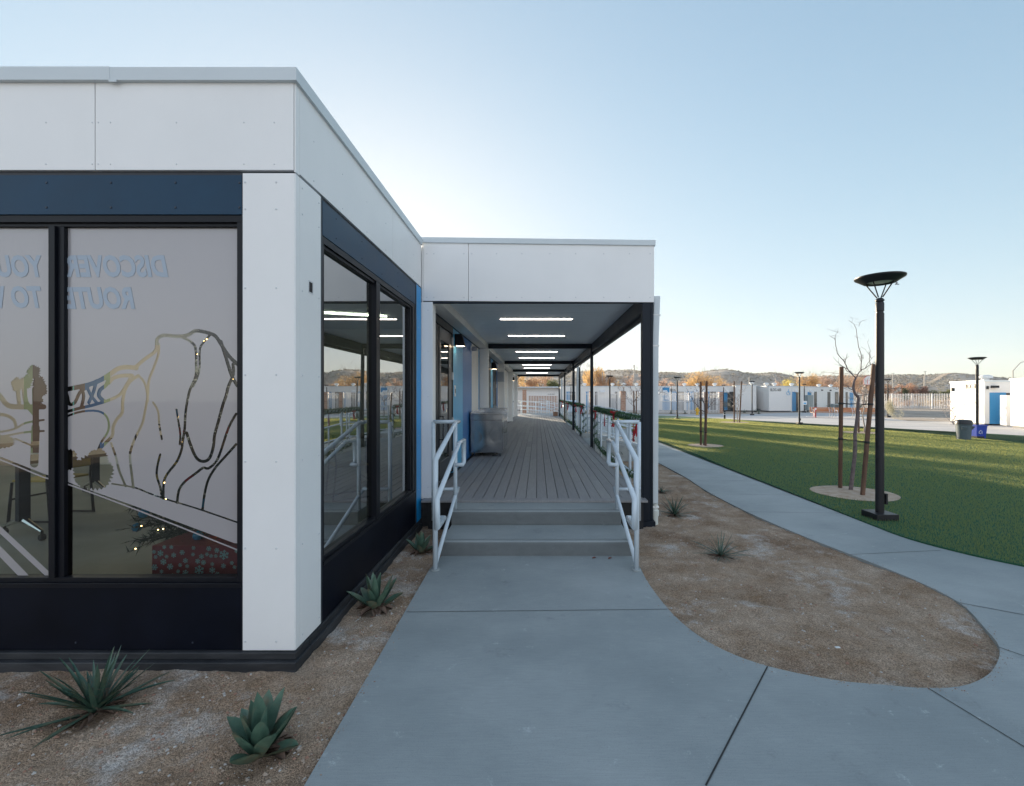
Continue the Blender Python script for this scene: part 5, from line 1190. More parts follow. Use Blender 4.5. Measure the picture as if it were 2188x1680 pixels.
xs = np.linspace(-330, 620, 330); ys = np.concatenate([np.linspace(205, 435, 90), np.linspace(440, 640, 20)])
vs = [(x, y, hill_h(x, y)) for y in ys for x in xs]; nx = len(xs); fs = [(j*nx+i, j*nx+i+1, (j+1)*nx+i+1, (j+1)*nx+i) for j in range(len(ys)-1) for i in range(nx-1)]
M_hill = mat('hill_soil', (.28, .24, .205), .95, col2=(.41, .355, .31), vscale=.035, world=True, wear=((.25, .23, .20), .16, .6), bump=.8, bscale=1.2)
h = MB(); h.add(vs, fs); tag(h.build('hills', M_hill, smooth=True), kind='structure')
m = MB(); rnd = random.Random(77); n = 0
while n < 7500:
    y = rnd.uniform(225, 428); x = rnd.uniform(-40, 1.1)*1; x = rnd.uniform(-.08*y, 1.12*y)
    if noise.noise(Vector((x*.03, y*.03, 2))) < rnd.uniform(-.5, .35): continue
    z = hill_h(x, y); s = rnd.uniform(.35, .95)*(1 if rnd.random() < .93 else 1.6)
    for k in range(5):
        c = Vector((x+rnd.gauss(0, .5)*s, y+rnd.gauss(0, .5)*s, z+s*rnd.uniform(.15, .6))); a = Vector((rnd.gauss(0, 1), rnd.gauss(0, 1), rnd.gauss(0, .6))).normalized()*s*.7; b = a.cross(Vector((rnd.gauss(0, 1), rnd.gauss(0, 1), rnd.gauss(0, 1)))).normalized()*s*.55
        m.add([c-a, c+b, c+a, c-b], [(0, 1, 2, 3)])
    n += 1
tag(m.build('hill_scrub', leafy('scrub_green', (.24, .22, .19), (.34, .32, .28), .05, .4)), kind='stuff', label='dark scrub bushes dotted over the hills', cat='scrub')
m = MB(); pts = []                        # pale dirt track climbing the right hill
for i in range(40):
    t = i/39; xd = 1955+(2038-1955)*t; yy = 300+118*t**1.1; x = PX(xd, yy); pts.append((x, yy))
vs = []
for i, (x, y) in enumerate(pts): w = 1.2+2.2*(i/39); vs += [(x-w, y, hill_h(x-w, y)+.5), (x+w, y, hill_h(x+w, y)+.5)]
m.add(vs, [(2*i, 2*i+1, 2*i+3, 2*i+2) for i in range(39)]); tag(m.build('dirt_track', mat('track_soil', (.52, .38, .27), .95)), kind='structure')
# ------------------------------------------------------------------ far prefabricated buildings
def wallframe(p0, p1):
    p0 = Vector((p0[0], p0[1], 0)); p1 = Vector((p1[0], p1[1], 0)); d = (p1-p0); L = d.length; d.normalize(); n = Vector((d.y, -d.x, 0))
    return Matrix(((d.x, -n.x, 0, p0.x), (d.y, -n.y, 0, p0.y), (0, 0, 1, 0), (0, 0, 0, 1))), L      # local x along wall, -y outwards (towards the viewer)
M_door = mat('far_dark_door', (.045, .045, .05), .35); M_fblue = mat('far_blue_panel', (.03, .25, .52), .45, var=.05, vscale=.5)
def fpart(b, name, M4, x0, x1, y0, y1, z0, z1, M, label=None, bevel=0):
    m = MB(); m.box(x0, x1, y0, y1, z0, z1, 0, M4); o = m.build(name, M, b, bevel=bevel)
    if label: o['label'] = label
    return o
def block(name, label, p0, p1, depth, zt, floor=None):
    M4, L = wallframe(p0, p1); b = thing(name, label, 'building', (p0[0], p0[1], 0)); zb = min(gz(p0[1]), gz(p1[1]))
    fpart(b, 'wall', M4, 0, L, 0, depth, zb+.12, zt-.05, M_fw); fpart(b, 'roof', M4, -.05, L+.05, -.05, depth+.05, zt-.05, zt+.06, M_cap)
    fpart(b, 'base_rail', M4, .06, L-.06, .05, depth-.05, zb-.1, zb+.12, M_trim)
    m = MB(); m.box(0, L, -.006, -.001, zt-.62, zt-.60, 0, M4)
    s = 2.4
    while s < L-.5: m.box(s, s+.02, -.006, -.001, zb+.12, zt-.62, 0, M4); s += 2.4
    m.build('panel_seam', M_cap, b); return b, M4, L, zb
def sx(M4, L, x):   # where the view ray through photo column x meets the wall line (wall position, metres)
    a = M4 @ Vector((0, 0, 0)); b = M4 @ Vector((L, 0, 0)); k = (x-VX)/FP
    return (k*a.y-a.x)/((b.x-a.x)-k*(b.y-a.y))*L
def door_far(b, M4, L, zb, xa, xb, zt=2.1, M=None, nm='door', handle=True):
    a, c = sorted((sx(M4, L, xa), sx(M4, L, xb))); d = fpart(b, nm, M4, a, c, -.03, .02, zb+.15, zt, M or M_door)
    if nm == 'door' and handle: 
        m = MB(); m.box(c-.16, c-.12, -.07, -.03, zb+1.1, zb+1.25, 0, M4); m.build('handle', M_screw, d)
        m = MB(); m.box(a+.15, c-.3, -.034, -.031, zb+.8, zt-.25, 0, M4); m.build('pane', mat('far_glass', (.10, .09, .085), .1), d)
    return d
def vents(b, M4, L, xs, zt):
    for x in xs:
        s = sx(M4, L, x); c = M4 @ Vector((s, 1.2, zt)); m = MB(); m.lathe([(.16, 0), (.16, .22), (.30, .26), (.30, .36), (.1, .46), (0, .47)], c, 12); m.build('roof_vent', M_fw, b)
def awning(b, M4, L, x, z):
    s = sx(M4, L, x); m = MB(); m.prism([M4 @ Vector((s-.3, -.01, z+.2)), M4 @ Vector((s-.3, -.45, z-.1)), M4 @ Vector((s-.3, -.01, z-.1))], (M4.to_3x3() @ Vector((.6, 0, 0)))); m.build('door_light', M_fw, b)
# long wing behind the white gate
b, M4, L, zb = block('long_wing', 'long low white building with blue panels behind the white fence and gate', (PX(1197, 58), 58), (PX(1571, 58), 58), 9, 2.88)
for xa, xb in ((1209.8, 1218), (1251.5, 1259), (1415.3, 1430), (1435, 1448), (1467.6, 1482), (1507, 1516), (1537.3, 1554)): door_far(b, M4, L, zb, xa, xb, 2.2 if xa != 1415.3 else 2.75, M_fblue, 'blue_panel')
for xa, xb in ((1218.2, 1229), (1271, 1276), (1314, 1320), (1448.4, 1460.7), (1482.4, 1494), (1516.8, 1529.7), (1554.4, 1567.3)): door_far(b, M4, L, zb, xa, xb, 2.18)
vents(b, M4, L, (1251, 1312, 1337, 1364, 1468.8, 1497, 1535), 2.9)
for x in (1287, 1420, 1486, 1551): awning(b, M4, L, x, 2.2)
text_mesh('BLDG 6', .42, M_letter, 'lettering', M4 @ Matrix.Translation((sx(M4, L, 1431.5), -.012, PZ(836, 58))) @ Matrix.Rotation(PI/2, 4, 'X'), b, .01, .72)
b, M4, L, zb = block('end_wing', 'low white building with brick enclosure seen through the end of the corridor', (PX(1060, 62), 62), (PX(1196, 60), 60), 9, 2.85)
for xa, xb in ((1118, 1124), (1170, 1186)): door_far(b, M4, L, zb, xa, xb, 2.0, mat('far_shade_panel', (.22, .18, .17), .6), 'window', False)
fpart(b, 'roof_edge', M4, 0, L, -.5, -.052, 2.72, 2.82, M_cap)
# BLDG 600: left block, recess, lettered block, receding wall
b, M4, L, zb = block('plain_block', 'plain white block of the BLDG 600 row, left of the recess', (PX(1571.5, 57), 57), (PX(1616, 56.2), 56.2), 9, 2.98)
vents(b, M4, L, (1608.6,), 3.0)
b, M4, L, zb = block('recessed_entry', 'recessed white entry with a blue panel and dark door between the two BLDG 600 blocks', (PX(1612.5, 58.6), 58.6), (PX(1646, 58.6), 58.6), 7, 2.86)
door_far(b, M4, L, zb, 1615.5, 1623, 2.2, M_fblue, 'blue_panel'); door_far(b, M4, L, zb, 1623.3, 1629.5, 2.2)
fpart(b, 'landing', M4, 0, L, -1.5, -.01, zb, zb+.32, M_conc)
m = MB(); s = sx(M4, L, 1620)
for z in (zb+.45, zb+1.35): m.tube([M4 @ Vector((s, -1.4, z)), M4 @ Vector((L-.3, -1.4, z))], .03, 6)
for k in range(4): q = s+(L-.3-s)*k/3; m.tube([M4 @ Vector((q, -1.4, zb+.2)), M4 @ Vector((q, -1.4, zb+1.35))], .03, 6)
m.build('railing', M_rail, b)
b, M4, L, zb = block('numbered_block', 'white block carrying the dark BLDG 600 lettering', (PX(1643, 55), 55), (PX(1690.5, 55), 55), 6, PZ(825.8, 55))
text_mesh('BLDG 600', .50, M_letter, 'lettering', M4 @ Matrix.Translation((sx(M4, L, 1645.8), -.012, PZ(836, 55))) @ Matrix.Rotation(PI/2, 4, 'X'), b, .01, .62)
m = MB(); s = sx(M4, L, 1684.5); c = M4 @ Vector((s, -.02, PZ(840.5, 55)))
for k in range(14): a0 = 2*PI*k/14; a1 = 2*PI*(k+1)/14; m.tube([c+Vector((.22*math.cos(a0), 0, .22*math.sin(a0))), c+Vector((.22*math.cos(a1), 0, .22*math.sin(a1)))], .028, 5)
m.tube([c+Vector((0, 0, .5)), c+Vector((0, 0, .1)), c+Vector((.2, 0, -.12))], .028, 5); m.build('access_symbol', M_lblue, b)
vents(b, M4, L, (1648, 1665.9), PZ(825.8, 55)+.02)
b, M4, L, zb = block('receding_wing', 'white wing with doors and blue panels running back behind the benches', (PX(1691, 55.1), 55.1), (PX(1824, 68), 68), 7, 2.84)
for xa, xb in ((1692.5, 1700.5), (1725.5, 1733), (1815.5, 1823)): door_far(b, M4, L, zb, xa, xb, 2.15, M_fblue, 'blue_panel')
for xa, xb in ((1701, 1706.5), (1739.5, 1745), (1784, 1791), (1807, 1811)): door_far(b, M4, L, zb, xa, xb, 2.2)
d = door_far(b, M4, L, zb, 1768, 1774, 2.2, None, 'window')
vents(b, M4, L, (1713, 1770, 1795), 2.86)
for x in (1700, 1731): awning(b, M4, L, x, 2.2)
for x in (1755, 1773): 
    s = sx(M4, L, x); fpart(b, 'wall_lamp', M4, s-.08, s+.08, -.2, -.01, 2.35, 2.5, M_black)
m = MB(); s0, s1 = sx(M4, L, 1784), sx(M4, L, 1812)
for z in (zb+.5, zb+1.3): m.tube([M4 @ Vector((s0, -1.6, z)), M4 @ Vector((s1, -1.6, z))], .03, 6)
for k in range(7): q = s0+(s1-s0)*k/6; m.tube([M4 @ Vector((q, -1.6, zb)), M4 @ Vector((q, -1.6, zb+1.3))], .03, 6)
m.build('railing', M_rail, b)
t = thing('utility_cabinet', 'tall grey green metal cabinet standing by the receding white wing', 'cabinet', (PX(1731, 54), 54, gz(54)))
x0 = PX(1726, 54); x1 = PX(1738, 54); m = MB(); m.box(x0, x1, 54, 54.6, gz(54)+.2, 1.75); m.build('housing', mat('cabinet_grey', (.30, .34, .34), .5), t, bevel=.02)
m = MB(); m.box(x0+.02, (x0+x1)/2-.02, 53.96, 53.999, gz(54)+.25, 1.7); m.box((x0+x1)/2+.02, x1-.02, 53.96, 53.999, gz(54)+.25, 1.7); m.build('door', mat('cabinet_grey', (0, 0, 0)), t)
for q in (x0+.05, x1-.15): m = MB(); m.box(q, q+.1, 54.1, 54.2, gz(54)-.02, gz(54)+.2); m.build('leg', M_dark, t)
t = thing('air_conditioner', 'grey box air conditioner on the ground behind the benches', 'air conditioner', (PX(1784+6, 57), 57, gz(57)))
q = PX(1791, 57); m = MB(); m.box(q-.55, q+.45, 57, 57.8, gz(57), .62); m.build('housing', mat('cabinet_grey', (0, 0, 0)), t, bevel=.03)
m = MB()
for k in range(6): m.box(q-.48, q+.38, 56.985, 56.999, gz(57)+.12+k*.12, gz(57)+.18+k*.12)
m.build('grille', M_dark, t)
# BLDG 500: lit block on the right
A5 = (29.0, 31.2); B5 = (27.9, 27.75); zt5 = 2.62
b, M4, L, zb = block('numbered_hut', 'sunlit white block with tan BLDG 500 lettering at the right', A5, B5, .34, zt5)
text_mesh('BLDG 500', .46, mat('tan_letters', (.075, .055, .03), .5), 'lettering', M4 @ Matrix.Translation((sx(M4, L, 2063), -.012, PZ(831, 29.3))) @ Matrix.Rotation(PI/2, 4, 'X'), b, .01, .66)
s = sx(M4, L, 2037.5); fpart(b, 'wall_lamp', M4, s-.06, s+.06, -.12, -.01, 2.0, 2.25, M_dark)
b, M4, L, zb = block('blue_panel_block', 'white block with a tall bright blue panel beside BLDG 500', (28.22, 27.66), (30.52, 26.93), 3.3, zt5-.02)
zb = gz(27.7)
o = fpart(b, 'blue_panel', M4, sx(M4, L, 2114), sx(M4, L, 2149), -.03, .02, zb+.1, PZ(839, 27.7), M_fblue); fpart(b, 'dark_recess', M4, sx(M4, L, 2149.5), sx(M4, L, 2158), -.025, .02, zb+.1, PZ(840, 27.7), M_door)
s = sx(M4, L, 2109); fpart(b, 'wall_lamp', M4, s-.04, s+.04, -.1, -.01, 2.1, 2.3, M_dark); s = sx(M4, L, 2123); fpart(b, 'flood_light', M4, s-.15, s+.15, -.25, -.01, 2.18, 2.32, M_dark)
s = sx(M4, L, 2143); fpart(b, 'number_plate', M4, s-.09, s+.12, -.04, -.031, PZ(860, 27.7), PZ(857, 27.7), M_fw)
s = sx(M4, L, 2137); c = M4 @ Vector((s, 1.4, zt5)); m = MB(); m.lathe([(.2, 0), (.2, .2), (.36, .22), (.36, .34), (.2, .42), (0, .43)], c, 14); m.build('roof_vent', M_fw, b)
m = MB(); s0, s1 = sx(M4, L, 2131.5), sx(M4, L, 2147)
for z in (zb+.45, zb+1.45): m.tube([M4 @ Vector((s0, -.8, z)), M4 @ Vector((s1, -.8, z))], .035, 6)
for q in (s0, (s0+s1)/2, s1): m.tube([M4 @ Vector((q, -.8, zb)), M4 @ Vector((q, -.8, zb+1.45))], .035, 6)
m.build('railing', M_rail, b)
b, M4, L, zb = block('corner_block', 'white block cut by the right edge of the picture', (27.15, 25.5), (26.6, 22.5), 4.0, 2.62)
t = thing('meter_cabinet', 'tall pale metal cabinet between the blue panel and the rightmost white block', 'cabinet', (PX(2155, 26.6), 26.6, gz(26.6)))
q0, q1 = PX(2151.5, 26.6), PX(2160.5, 26.6); m = MB(); m.box(q0, q1, 26.6, 27.0, gz(26.6)+.05, PZ(844.5, 26.6)); m.build('housing', M_fw, t, bevel=.01)
m = MB(); m.box(q0-.004, q0-.001, 26.62, 26.98, .1, 1.6)
for z in (.3, .8, 1.3): m.box(q0-.03, q0, 26.6, 26.64, z, z+.08)
m.build('hinge', M_screw, t)

# ------------------------------------------------------------------ fences, pillars, gates
def picket(name, label, p0, p1, h, sp, group, cat='fence', midrail=False, w=.03, tall=.12, lean=0):
    M4, L = wallframe(p0, p1); t = thing(name, label, cat, (p0[0], p0[1], 0), group); z0 = gz(p0[1])+.06; z1 = gz(p1[1])+.06
    n = int(L/sp); m = MB()
    for k in range(n+1):
        s = L*k/n; z = z0+(z1-z0)*k/n; m.box(s-w, s+w, -.02, .02, z, z+h, 0, M4)
    m.build('pickets', M_fence, t)
    zz = (z0+z1)/2; m = MB()
    for z in [.18, h-tall-.12]+([h*.55] if midrail else []): m.box(0, L, .021, .06, zz+z, zz+z+.06, 0, M4)
    m.build('rail', M_fence, t)
    k = 0
    for s in ([0, L] if L < 6 else [L*i/round(L/2.9) for i in range(round(L/2.9)+1)]):
        m = MB(); m.box(s-.05, s+.05, .0, .10, z0-.1, z0+h+.02, 0, M4); m.build('post', M_fence, t)
    return t
GF = 'white picket fences and gates along the far side of the court'
YFN = 50.
xp = lambda x: PX(x, YFN)
picket('picket_fence', 'narrow white picket fence panel at the left of the corridor view', (xp(1098), 46), (PX(1116, 46), 46), 2.3, .16, GF)
picket('picket_gate', 'large white picket gate in front of the brick enclosure past the deck end', (PX(1126, 45.5), 45.5), (PX(1192, 45.5), 45.5), 2.3, .16, GF, 'gate')
picket('picket_fence', 'white picket fence between the corridor view and the first brick pillar', (xp(1205), YFN), (xp(1258), YFN), 2.3, .155, GF)
picket('picket_fence', 'white picket fence between the first and second brick pillars', (xp(1268), YFN), (xp(1325), YFN), 2.3, .155, GF)
picket('picket_fence', 'long white picket fence right of the brick pillar under the canopy', (xp(1338), YFN), (xp(1400), YFN), 2.3, .155, GF)
picket('sliding_gate', 'long white sliding picket gate with a middle rail behind the gate lamp', (PX(1400, 48.5), 48.5), (PX(1472, 48.5), 48.5), 2.25, .13, GF, 'gate', True)
picket('picket_fence', 'white picket fence left of the third brick pillar', (xp(1473), YFN), (xp(1504), YFN), 2.3, .155, GF)
picket('picket_gate', 'white picket double gate between the two right brick pillars', (xp(1512.5), YFN), (xp(1537), YFN), 2.25, .155, GF, 'gate')
picket('picket_fence', 'long picket fence at the back of the court right of the big lamp post', (PX(1824, 73), 73), (PX(2036, 70), 70), 2.35, .22, GF, w=.033)
M_brick = bpy.data.materials.new('block_masonry'); nt = nodes(M_brick); N = nt.nodes.new; L_ = nt.links.new
o_ = N('ShaderNodeOutputMaterial'); b_ = N('ShaderNodeBsdfPrincipled'); L_(b_.outputs[0], o_.inputs[0]); b_.inputs['Roughness'].default_value = .85
tc = N('ShaderNodeTexCoord'); mp = N('ShaderNodeMapping'); L_(tc.outputs['Object'], mp.inputs[0]); mp.inputs['Rotation'].default_value = (PI/2, 0, 0)
br = N('ShaderNodeTexBrick'); L_(mp.outputs[0], br.inputs[0]); br.inputs['Scale'].default_value = 1; br.inputs['Brick Width'].default_value = .4; br.inputs['Row Height'].default_value = .2; br.inputs['Mortar Size'].default_value = .012
br.inputs[1].default_value = (.36, .20, .14, 1); br.inputs[2].default_value = (.46, .28, .20, 1); br.inputs[3].default_value = (.5, .42, .36, 1); L_(br.outputs[0], b_.inputs[0])
for x0, x1, yt, Y, lab in ((1260.4, 1266.5, 836, YFN, 'tan block pillar beside the second canopy post'), (1326.6, 1336.5, 836, YFN, 'tan block pillar left of the front canopy post'), (1504.7, 1511.9, 838, YFN, 'tan block pillar behind the mid lawn sapling'), (1537.3, 1544, 838, YFN, 'tan block pillar by the grey green shrub'), (1116.5, 1125, 833, 46, 'tan block pillar between the corridor fence panels')):
    t = thing('block_pillar', lab, 'pillar', (PX(x0, Y), Y, gz(Y)), 'tan block fence pillars'); m = MB(); m.box(PX(x0, Y), PX(x1, Y), Y-.1, Y+.35, gz(Y)-.1, PZ(yt, Y)-.08); m.build('shaft', M_brick, t)
    m = MB(); m.box(PX(x0, Y)-.03, PX(x1, Y)+.03, Y-.13, Y+.38, PZ(yt, Y)-.08, PZ(yt, Y)); m.build('cap', mat('pillar_cap', (.42, .28, .21), .8), t)
t = thing('block_wall', 'low tan block enclosure wall behind the corridor gate', 'wall', (PX(1132, 57), 57, gz(57))); m = MB(); m.box(PX(1130, 57), PX(1192, 57), 57, 57.3, gz(57)-.1, PZ(846, 57)); m.build('masonry', M_brick, t)
m = MB(); m.box(PX(1129.5, 57), PX(1192.5, 57), 56.96, 57.34, PZ(846, 57), PZ(843.5, 57)); m.build('coping', M_fw, t)
t = thing('gate_panel', 'grey solid metal gate panel behind the picket fence between brick pillars', 'gate', (PX(1305, 52), 52, gz(52))); m = MB(); m.box(PX(1305, 52), PX(1317, 52), 52, 52.05, gz(52)+.1, PZ(842, 52)); m.build('leaf', mat('box_grey', (0, 0, 0)), t)
m = MB(); m.box(PX(1315, 52), PX(1316, 52), 51.95, 51.999, PZ(862, 52), PZ(858, 52)); m.build('lock', M_black, t)
# ------------------------------------------------------------------ hydrant, bollard, benches, hoop
Y = 44.6; c = (PX(1489.8, Y), Y, gz(Y)); t = thing('fire_hydrant', 'yellow fire hydrant in front of the white fence', 'hydrant', c); M_y = mat('hydrant_yellow', (.72, .42, .03), .4, var=.06, vscale=5)
m = MB(); m.lathe([(.17, 0), (.17, .05), (.125, .06), (.12, .50), (.16, .51), (.16, .57), (.13, .58), (.12, .64), (.07, .72), (.03, .74), (.03, .80), (0, .80)], c, 18); m.build('barrel', M_y, t, smooth=True, angle=SA)
for d, r in ((-1, .055), (1, .055)): m = MB(); m.lathe([(r*.8, 0), (r*.8, d*.16), (r*1.2, d*.16), (r*1.2, d*.22), (0, d*.22)], (c[0], Y, c[2]+.46), 12, axis='x'); m.build('nozzle_cap', M_y, t)
m = MB(); m.lathe([(.08, 0), (.08, -.17), (.11, -.17), (.11, -.24), (0, -.24)], (c[0], Y, c[2]+.40), 12, axis='y'); m.build('pump_outlet', M_y, t)
Y = 36.; c = (PX(1548.3, Y), Y, gz(Y)); t = thing('bollard', 'short dark metal bollard light with pale bands at the court edge', 'bollard', c)
m = MB(); m.lathe([(.07, 0), (.07, .50), (.05, .52), (.05, .55)], c, 16); m.build('post', M_dark, t, smooth=True, angle=SA); m = MB(); m.lathe([(.075, .55), (.085, .57), (.085, .62), (.04, .66), (0, .665)], c, 16); m.build('cap', M_dark, t, smooth=True, angle=SA)
m = MB(); m.lathe([(.073, .36), (.073, .40)], c, 16); m.lathe([(.052, .525), (.052, .545)], c, 16); m.build('band', M_fw, t)
M_slat = mat('bench_wood', (.46, .22, .11), .55, var=.2, vscale=3, stretch=(.3, 4, 4)); M_bm = mat('bench_metal', (.70, .71, .72), .35)
def bench(loc, label):
    t = thing('park_bench', label, 'bench', loc, 'wooden benches along the court'); x, y, z = loc
    m = MB()
    for k in range(5): m.box(x-.86, x+.86, y-.22+k*.10, y-.13+k*.10, z+.43, z+.465)
    m.build('seat', M_slat, t, bevel=.004)
    m = MB()
    for k in range(3):
        yy = y+.30+k*.035; m.box(x-.86, x+.86, yy, yy+.03, z+.52+k*.125, z+.63+k*.125)
    m.build('backrest', M_slat, t, bevel=.004)
    for s in (-.70, .70):
        m = MB(); m.tube([(x+s, y-.20, z), (x+s, y-.17, z+.42)], .025, 8); m.tube([(x+s, y+.34, z), (x+s, y+.20, z+.42), (x+s, y+.40, z+.90)], .025, 8); m.tube([(x+s, y-.2, z+.42), (x+s, y+.25, z+.42)], .022, 8); m.build('leg', M_bm, t)
        m = MB(); m.tube([(x+s, y-.18, z+.42), (x+s, y-.18, z+.66), (x+s, y+.22, z+.66)], .022, 8); m.build('armrest', M_bm, t)
    return t
b0 = bench((PX(1757, 38.6), 38.6, gz(38.6)), 'leftmost wooden slat bench facing the court')
b0.rotation_euler = (0, 0, math.radians(-8))
dup(b0, (PX(1806, 37.6), 37.6, gz(37.6)), math.radians(-8), label='second wooden bench, partly behind the left stake of the nearest sapling')
dup(b0, (PX(1856, 36.6), 36.6, gz(36.6)), math.radians(-8), label='third wooden bench, partly behind the big lamp post')
Y = 38.9; c = (PX(1741.5, Y), Y, gz(Y)); t = thing('extinguisher_stand', 'small red and white canister stand behind the left end of the first bench', 'canister', c)
m = MB(); m.lathe([(.10, 0), (.10, .55), (.06, .62), (0, .63)], c, 14); m.build('canister', mat('red_paint', (.50, .04, .04), .4), t, smooth=True, angle=SA); m = MB(); m.box(c[0]-.16, c[0]+.10, Y-.12, Y-.10, c[2]+.60, c[2]+.90); m.box(c[0]-.12, c[0]+.06, Y-.124, Y-.121, c[2]+.66, c[2]+.84, 1); m.build('sign_board', [mat('red_paint', (0, 0, 0)), M_fw], t)
Y = 45; c = (PX(1859, Y), Y, gz(Y)); t = thing('basketball_hoop', 'white fan shaped basketball backboard with red markings on a pole', 'basketball hoop', c); zc = PZ(813.5, Y)
m = MB(); bd = []
for k in range(25): a = PI*k/24-.0; bd.append((c[0]+.66*math.cos(a), Y, zc+.02+.50*math.sin(a)))
bd += [(c[0]-.60, Y, zc-.42), (c[0]+.60, Y, zc-.42)]; bd = bd[:25]+[(c[0]-.60, Y, zc-.42), (c[0]+.60, Y, zc-.42)]
m.prism(bd, (0, .04, 0)); m.build('backboard', M_fw, t)
m = MB(); M_hr = mat('hoop_red', (.62, .05, .06), .45)
ring = [(p[0], Y-.012, p[2]) for p in bd]; m.tube(ring+[ring[0]], .026, 5)
m.tube([(c[0]-.26, Y-.012, zc-.33), (c[0]-.26, Y-.012, zc+.05), (c[0]+.26, Y-.012, zc+.05), (c[0]+.26, Y-.012, zc-.33)], .022, 5); m.build('marking', M_hr, t)
m = MB(); m.tube([(c[0]+.23*math.cos(2*PI*k/20), Y-.33+.23*math.sin(2*PI*k/20), zc-.40) for k in range(21)], .02, 6); m.box(c[0]-.06, c[0]+.06, Y-.11, Y, zc-.44, zc-.38); m.build('rim', M_hr, t)
m = MB()
for k in range(12):
    a = 2*PI*k/12
    for s_ in (1, -1): m.tube([(c[0]+.23*math.cos(a), Y-.33+.23*math.sin(a), zc-.40), (c[0]+.17*math.cos(a+s_*.5), Y-.33+.17*math.sin(a+s_*.5), zc-.62), (c[0]+.13*math.cos(a+s_*1.), Y-.33+.13*math.sin(a+s_*1.), zc-.82)], .009, 4)
m.build('net', M_fw, t)
m = MB(); m.tube([(c[0], Y+.9, gz(Y)-.1), (c[0], Y+.9, zc-.7), (c[0], Y+.05, zc-.1)], .07, 12); m.tube([(c[0], Y+.9, zc-.7), (c[0], Y+.9, zc-.3), (c[0], Y+.05, zc-.3)], .045, 8); m.build('pole', mat('hoop_pole', (.42, .30, .24), .5), t)
# ------------------------------------------------------------------ bins
Y = 17.9; c = (PX(2059, Y), Y, gz(Y)+.03); t = thing('trash_can', 'round grey plastic trash can with a black lid on the far lawn edge', 'trash can', c); M_gc = mat('can_grey', (.095, .125, .145), .5, var=.08, vscale=4)
m = MB(); m.lathe([(.205, 0), (.215, .01), (.25, .58), (.27, .59), (.27, .64), (.25, .65)], c, 32)
for k in range(8): a = 2*PI*k/8; m.box(-.02, .02, .255, .30, .02, .55, 0, Matrix.Translation(c) @ Matrix.Rotation(a, 4, 'Z') @ Matrix.Rotation(-.06, 4, 'X')) if False else None
m.build('bin_body', M_gc, t, smooth=True, angle=SA)
m = MB(); m.lathe([(.278, .62), (.282, .68), (.268, .70), (.27, .73), (.24, .79), (.13, .81), (0, .81)], c, 32); m.build('lid', mat('lid_black', (.015, .015, .018), .4), t, smooth=True, angle=SA)
for a in (2.5, 5.6, 4.1): m = MB(); m.box(-.09, .09, .262, .32, .49, .54, 0, Matrix.Translation(c) @ Matrix.Rotation(a, 4, 'Z')); m.box(-.09, .09, .252, .28, .42, .49, 0, Matrix.Translation(c) @ Matrix.Rotation(a, 4, 'Z')); m.build('handle', M_gc, t, bevel=.008)
Y = 18.6; c = (PX(2087, Y), Y, gz(Y)+.02); t = thing('recycling_bin', 'square blue recycling bin with a white recycling mark behind the lamp post', 'recycling bin', c); M_bl = mat('bin_blue', (.02, .06, .42), .4)
m = MB(); a, b2 = .185, .225
vs = [(c[0]+sx_*r, c[1]+sy*r, c[2]+z) for r, z in ((a, 0), (b2, .55)) for sx_, sy in ((-1, -1), (1, -1), (1, 1), (-1, 1))]
m.add(vs, [(0, 1, 5, 4), (1, 2, 6, 5), (2, 3, 7, 6), (3, 0, 4, 7), (3, 2, 1, 0)]); m.build('bin_body', M_bl, t)
m = MB(); w = .245
for q in ((-w, w, -w, -w+.03), (-w, w, w-.03, w), (-w, -w+.03, -w+.03, w-.03), (w-.03, w, -w+.03, w-.03)): m.box(c[0]+q[0], c[0]+q[1], c[1]+q[2], c[1]+q[3], c[2]+.53, c[2]+.57)
m.build('rim', M_bl, t, bevel=.006)
m = MB(); m.box(c[0]+w, c[0]+w+.05, c[1]-.08, c[1]+.08, c[2]+.44, c[2]+.50); m.build('handle', M_bl, t, bevel=.01)
m = MB()
for k in range(3):      # three chasing arrows
    a = 2*PI*k/3+PI/2; R = Matrix.Translation((c[0]-.05, c[1]-.213, c[2]+.27)) @ Matrix.Rotation(a, 4, 'Y')
    m.box(-.05, .035, -.003, 0, .045, .065, 0, R); m.add([R @ Vector(q) for q in ((.03, -.003, .03), (.03, -.003, .08), (.07, -.003, .055))], [(0, 1, 2)])
m.build('emblem', M_fw, t)

# ------------------------------------------------------------------ parked car behind the garland
Y = 44; cx_ = PX(1222, Y); t = thing('parked_car', 'pale blue parked car beyond the deck railing, only its roof and windows showing', 'car', (cx_, Y, gz(Y))); zc = gz(Y); M_car = mat('car_paint', (.42, .52, .62), .2, coat=1, metal=.3)
Rc = Matrix.Translation((cx_, Y, zc)) @ Matrix.Rotation(math.radians(-84), 4, 'Z')
pr = [(-2.2, .35), (-2.25, .65), (-2.1, .92), (-1.55, .98), (-.95, 1.0), (.9, .98), (1.75, .86), (2.15, .7), (2.25, .45), (2.15, .3), (-2.1, .3)]
m = MB(); m.prism([Rc @ Vector((x, -.85, z)) for x, z in pr], Rc.to_3x3() @ Vector((0, 1.7, 0))); m.build('body', M_car, t, bevel=.06)
cab_ = [(-1.7, .98), (-1.15, 1.40), (-.6, 1.48), (.2, 1.46), (.75, 1.28), (1.15, .98)]
m = MB(); n_ = len(cab_); vs = [Rc @ Vector((x, -.80+.14*(z-.98)/.5, z)) for x, z in cab_]+[Rc @ Vector((x, .80-.14*(z-.98)/.5, z)) for x, z in cab_]
